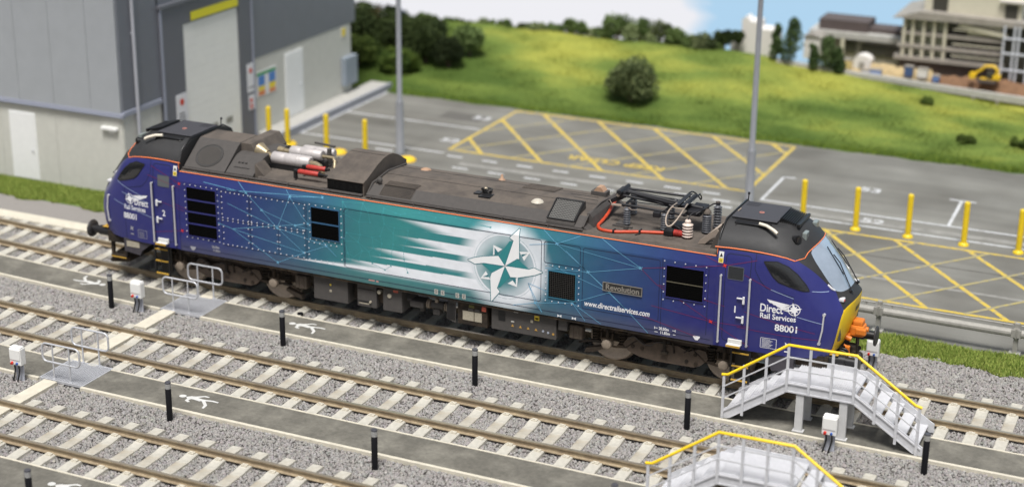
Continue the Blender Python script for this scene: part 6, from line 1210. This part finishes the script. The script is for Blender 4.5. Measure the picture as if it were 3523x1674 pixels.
m_tag = mat('plate_tan', (.40,.36,.28), .6, var=.25, vscale=40); m_rd = mat('label_red', (.5,.1,.06), .6)
plates(u1, [(-2.80,-2.76,.80,.84,m_ly),(-2.81,-2.75,.63,.69,m_tag)])
plates(u2, [(-2.0,-1.68,.52,.56,m_blk),(-1.98,-1.70,.48,.505,m_tag),(-2.0,-1.55,.86,.88,m_und)])
mb = MB(); mb.cyl((-1.42,-1.14,.86),(-1.42,-1.24,.86),.05,n=14); mb.cyl((-1.13,-1.22,.81),(-1.13,-1.245,.81),.055,n=14); mb.cyl((-1.66,-1.22,.56),(-1.66,-1.26,.56),.03,n=10); mb.build('gauge', m_tag, u3)
plates(u3, [(-1.03,-.90,.92,.98,m_rd)])
plates(u4, [(.84,1.13,.55,.78,m_tag),(1.15,1.34,.55,.78,m_tag),(.98,1.12,.80,.86,m_und2),(1.15,1.28,.80,.86,m_und2),(1.0,1.14,.88,.95,mat('olive_label',(.12,.11,.03),.7))])
mb = MB(); mb.box(1.35,1.46,-1.26,-1.222,.85,.97,b=.01); mb.build('socket', m_rd, u4)
plates(u5, [(2.17,2.28,.965,.99,m_lc),(2.98,3.08,.98,1.0,m_lc),(2.70,2.82,.86,.99,m_ly),(2.72,2.80,.88,.93,m_blk),(2.60,2.66,.78,.85,m_tag),(2.10,2.18,.71,.74,m_lc),(1.77,1.95,.70,.94,m_blk)])
mb = MB(); 
for k in range(4): x = 2.14+.2*k; mb.prism([(x-.035,.60),(x+.035,.60),(x,.66)], -1.229, -1.2225)
mb.build('warning_triangle', mat('label_orange', (.5,.28,.06), .6), u5)
for k, m in ((0,mat('label_bluegrey',(.35,.38,.45),.6)),(1,mat('label_bluegrey',(0,0,0))),(2,mat('label_orange',(0,0,0)))): mb = MB(); x = 2.92+.13*k; mb.cyl((x,-1.222,.62-.015*k),(x,-1.230,.62-.015*k),.028,n=12); mb.build('round_label', m, u5)
# piping between boxes
mb = MB(); mb.box(-.62,-.25,-1.16,-.8,.60,.76,b=.02); mb.cyl((-.08,-1.0,.70),(.24,-1.0,.70),.10,n=16); mb.box(-.02,.16,-1.1,-.9,.48,.62,b=.01); mb.cyl((-.72,-1.05,.74),(-.6,-1.05,.74),.05,.03,n=10); mb.box(-.4,-.3,-1.05,-.9,.48,.62); pu = mb.build('compressor', m_und2, LOCO)
mb = MB(); [mb.lathe((x,-1.0,.70),[(.06,-.02),(.115,-.012),(.115,.012),(.06,.02)],14,axis='x') for x in (-.19,-.14,.29,.34,.38)]; mb.box(.04,.12,-1.12,-1.04,.80,.90,b=.01); mb.build('coupling_rings', m_axb, pu)
mb = MB(); mb.prism([(.42,.50),(.66,.44),(.66,1.0),(.55,1.0),(.42,.88)], -1.24, -1.22); mg = mb.build('mesh_guard', m_und2, LOCO); mb = MB(); [mb.box(.44+.035*i,.452+.035*i,-1.246,-1.2405,.5,.92) for i in range(6)]; [mb.box(.43,.65,-1.246,-1.2405,.5+.035*i,.512+.035*i) for i in range(12)]; mb.build('mesh_wire', m_blk, mg)
# ----------------------------------------------------------------- bogies
def coil(mb, x, y, z0, z1, r, t=.014, turns=4):
    mb.tube([(x+r*math.cos(a), y+r*math.sin(a), z0+(z1-z0)*a/(2*math.pi*turns)) for a in [2*math.pi*turns*i/(turns*10) for i in range(turns*10+1)]], t, 5)
def bogie(xb, s):
    r = empty('bogie', (xb,0,0)); r.parent = LOCO
    for ax in (-1.4, 1.4):
        mb = MB(); mb.cyl((ax,-.7,.555),(ax,.7,.555),.09,n=12)
        for sy in (-1,1):
            prof = [(.10,.60),(.20,.61),(.42,.625),(.46,.60),(.59,.585),(.60,.60),(.553,.63),(.545,.725),(.50,.735),(.45,.715),(.22,.70),(.12,.74),(.02,.74)]
            if sy < 0: prof = [(a, -b) for a, b in prof]
            mb.lathe((ax,0,.555), prof, 48, axis='y')
        mb.build('wheelset', m_whl, r)
    for sy in (-1,1):
        Y = lambda a: sy*a
        mb = MB(); pl_ = [(-1.02,.60),(-.90,.80),(-.72,.82),(-.50,.70),(-.30,.78),(.30,.79),(.55,.70),(.80,.80),(.95,.78),(1.02,.60),(.86,.42),(.70,.345),(-.20,.33),(-.62,.37),(-.88,.46)]
        mb.prism(pl_, *sorted((Y(.98),Y(1.08)))); mb.prism([(x*s if False else x, z) for x,z in [(-2.15,.78),(-2.15,.95),(2.15,.95),(2.15,.78)]], *sorted((Y(.80),Y(.96)))); fr_ = mb.build('side_frame', mat('bogie_frame', (.085,.062,.046), .88, var=.25, vscale=10), r)
        mb = MB(); [mb.cyl((x,Y(1.08),z),(x,Y(1.10),z),.045,n=8) for x,z in ((-.78,.60),(-.55,.585),(.72,.66),(.52,.47),(.74,.44))]; mb.build('bolt', m_und, fr_)
        mb = MB()
        for a in (-1.4,1.4):
            d = -1 if a < 0 else 1; A_ = [(a-d*.95*1.0+0*d,.60),(a-d*.78,.74),(a-d*.62,.62),(a-d*.45,.47),(a-d*.2,.43),(a,.45)]
            mb.tube([(x,Y(1.06),z+.06) for x,z in A_], .028, 6); mb.tube([(a,Y(1.06),.52),(a+d*.3,Y(1.05),.56),(a+d*.55,Y(1.05),.50),(a+d*.72,Y(1.04),.44)], .03, 6)
            for dx in (-.32,.34): coil(mb, a+dx, Y(1.0), .56, .84, .075); mb.box(a+dx-.1,a+dx+.1,*sorted((Y(.92),Y(1.08))),.52,.56); mb.box(a+dx-.1,a+dx+.1,*sorted((Y(.92),Y(1.08))),.84,.88)
            mb.cyl((a,Y(1.10),.66),(a,Y(1.10),.98),.04,n=10); mb.box(a-.13,a+.13,*sorted((Y(1.06),Y(1.14))),.66,.70); mb.box(a-.15,a-.12,*sorted((Y(1.05),Y(1.15))),.66,.84); mb.box(a+.12,a+.15,*sorted((Y(1.05),Y(1.15))),.66,.84)
        mb.cyl((0,Y(1.12),.60),(0,Y(1.12),.98),.035,n=8); mb.box(-.08,.08,*sorted((Y(1.08),Y(1.16))),.56,.62); mb.cyl((.22,Y(1.10),.62),(.18,Y(1.10),.88),.022,n=6)
        mb.build('suspension', m_und, r)
        for a in (-1.4,1.4):
            mb = MB(); mb.cyl((a,Y(.98),.55),(a,Y(1.17),.55),.12,n=18); mb.lathe((a,0,.55),[(.115,Y(1.17)),(.12,Y(1.175)),(.10,Y(1.19)),(.02,Y(1.192))],18,axis='y'); mb.build('axle_box', m_axb, r)
        mb = MB(); e = -s*1.4
        mb.box(*sorted((e-s*.62,e-s*.95)),*sorted((Y(.9),Y(1.12))),.52,.86,b=.03); mb.box(*sorted((e-s*.70,e-s*.74)),*sorted((Y(1.12),Y(1.135))),.56,.82); mb.box(*sorted((e-s*.84,e-s*.88)),*sorted((Y(1.12),Y(1.135))),.56,.82); mb.prism([(e-s*.20,.36),(e-s*.62,.24),(e-s*.66,.12),(e-s*.40,.18),(e-s*.18,.30)],*sorted((Y(.72),Y(.86)))); mb.build('brake_unit', mat('brake_grime', (.10,.078,.06), .85, var=.25, vscale=14), r)
    mb = MB(); mb.box(-1.9,1.9,-.8,.8,.50,.92,b=.03); mb.build('motor_block', m_und, r)
    mb = MB(); mb.tube(smoothp([(-.9,-1.11,.74),(-.75,-1.13,.86),(-.55,-1.12,.72),(-.35,-1.12,.70),(-.2,-1.1,.80),(.1,-1.08,.84)]), .012, 5); mb.build('brake_hose', m_und2, r)
    return r
bogie(5.88, 1); bogie(-5.88, -1)
# steps, valances, buffers, couplers
for s in (1,-1):
    for Y in (-1,1):
        st = MB()
        for x in (7.50,7.92): st.box(*sorted((s*(x-.02),s*(x+.02))),*sorted((Y*1.28,Y*1.32)),.28,1.10)
        so = st.build('cab_steps', m_blk, LOCO)
        for z in (.98,.66,.32): mb = MB(); mb.box(*sorted((s*7.52,s*7.90)),*sorted((Y*1.29,Y*1.335)),z,z+.025); mb.build('step', m_step, so)
        mb = MB(); mb.box(*sorted((s*7.54,s*7.88)),*sorted((Y*1.10,Y*1.13)),.30,1.08); mb.build('step_back', m_blk, so)
        mb = MB(); mb.prism([(s*8.0,1.10),(s*8.35,.84),(s*8.42,.70),(s*8.90,.76),(s*8.90,1.12)],*sorted((Y*1.20,Y*1.28))); vl = mb.build('valance', mat('valance_grime', (.055,.050,.060), .7, var=.25, vscale=8), LOCO)
        if s < 0: mb = MB(); mb.box(-8.82,-8.42,*sorted((Y*1.281,Y*1.287)),.90,1.05); mb.build('data_plate', m_tag, vl)
        mb = MB(); mb.box(*sorted((s*8.90,s*9.50)),*sorted((Y*.95,Y*1.12)),.88,1.17,b=.01); mb.box(*sorted((s*9.0,s*9.08)),*sorted((Y*.98,Y*1.06)),.50,.90); mb.box(*sorted((s*9.42,s*9.50)),*sorted((Y*.98,Y*1.06)),.50,.90); mb.box(*sorted((s*9.0,s*9.5)),*sorted((Y*.96,Y*1.08)),.47,.52); mb.build('end_frame', m_und, LOCO)
        mb = MB(); mb.box(*sorted((s*9.02,s*9.48)),*sorted((Y*1.06,Y*1.10)),.455,.475); mb.build('snow_step', m_step, LOCO)
        b = MB(); y = Y*.865; b.cyl((s*9.55,y,1.05),(s*9.95,y,1.05),.13,n=18); b.cyl((s*9.95,y,1.05),(s*10.18,y,1.05),.105,n=18); bo = b.build('buffer', m_blk, LOCO)
        b = MB(); b.lathe((s*10.18,y,1.05),[(.10,0),(.23,s*.02),(.235,s*.05),(.20,s*.065),(.02,s*.075)],24,axis='x'); b.build('buffer_head', mat('buffer_face', (.035,.034,.036), .5, var=.3, vscale=20), bo)
        mb = MB(); mb.box(*sorted((s*9.60,s*9.80)),*sorted((y-.12,y+.12)),1.19,1.205); mb.build('buffer_step', m_step, bo)
    mb = MB(); mb.box(*sorted((s*9.0,s*9.60)),-1.05,1.05,.85,1.16,b=.02); mb.box(*sorted((s*9.45,s*9.72)),-.45,.45,.78,1.2,b=.03); mb.build('buffer_beam', m_und, LOCO)
    mb = MB(); mb.prism([(s*9.0,.34),(s*9.55,.26),(s*9.62,.30),(s*9.35,.62),(s*9.0,.62)], -1.0, 1.0); mb.build('snowplough', m_und, LOCO)
    oc = mat('coupler_orange', (.66,.19,.02), .45, var=.1)
    mb = MB(); mb.box(*sorted((s*9.80,s*10.14)),-.17,.17,1.36,1.62,b=.05); mb.box(*sorted((s*9.86,s*10.10)),-.13,.13,1.60,1.74,b=.04); mb.box(*sorted((s*9.95,s*10.19)),-.20,-.06,1.42,1.58,b=.03); mb.box(*sorted((s*9.72,s*9.86)),-.24,-.08,1.28,1.44,b=.03); mb.cyl((s*10.12,.05,1.5),(s*10.20,.05,1.5),.06,n=10); mb.cyl((s*9.75,-.26,1.38),(s*9.9,-.26,1.34),.06,n=10); mb.build('cable_socket', oc, LOCO)
    mb = MB(); mb.box(*sorted((s*9.70,s*9.98)),-.12,.12,.92,1.12,b=.03); mb.cyl((s*9.95,-.2,.98),(s*10.0,.2,.98),.05,n=10); mb.tube([(s*9.85,0,1.0),(s*10.1,0,.92),(s*10.12,0,.72),(s*10.0,0,.62)], .035, 8); mb.tube([(s*10.02,-.12,1.4),(s*10.02,-.14,1.0),(s*10.0,-.1,.8)], .022, 6); mb.build('coupling', m_und, LOCO)
    mb = MB(); 
    for y, c_ in ((-.55,0),(-.42,0),(.45,0),(.58,0)): mb.tube(smoothp([(s*9.74,y,1.15),(s*9.86,y,1.12),(s*9.88,y,.92),(s*9.84,y,.70),(s*9.78,y+.05,.62)]), .028, 8)
    mb.build('brake_pipe', m_blk, LOCO)
    mb = MB(); mb.tube(smoothp([(s*9.76,-.32,1.2),(s*9.86,-.33,1.15),(s*9.88,-.34,.98)]), .03, 8); mb.box(*sorted((s*9.80,s*9.9)),-.40,-.28,1.1,1.2,b=.02); mb.build('orange_valve', oc, LOCO)

# keep to thing > part > sub-part: anything deeper moves up to its part
def _depth(o):
    d = 0
    while o.parent: o = o.parent; d += 1
    return d
for o in list(COL.objects):
    while _depth(o) > 2:
        p = o.parent; o.location = Vector(o.location)+Vector(p.location); o.parent = p.parent
# ================================================================= little extras
# small black discs (track sensors) on the sleeper ends and lamp caps
for i, (x, y, l) in enumerate(((-3.72,-1.16,'small black disc at the sleeper ends near the left bogie'), (7.55,-1.18,'small black disc at the sleeper ends near the right bogie'))):
    mb = MB(); mb.lathe((0,0,0), [(.08,-.02),(.08,.02),(.07,.03)], 14); tag(mb.build('track_sensor', m_black, loc=(x, y, -.14)), l, 'sensor', 'black track sensors')
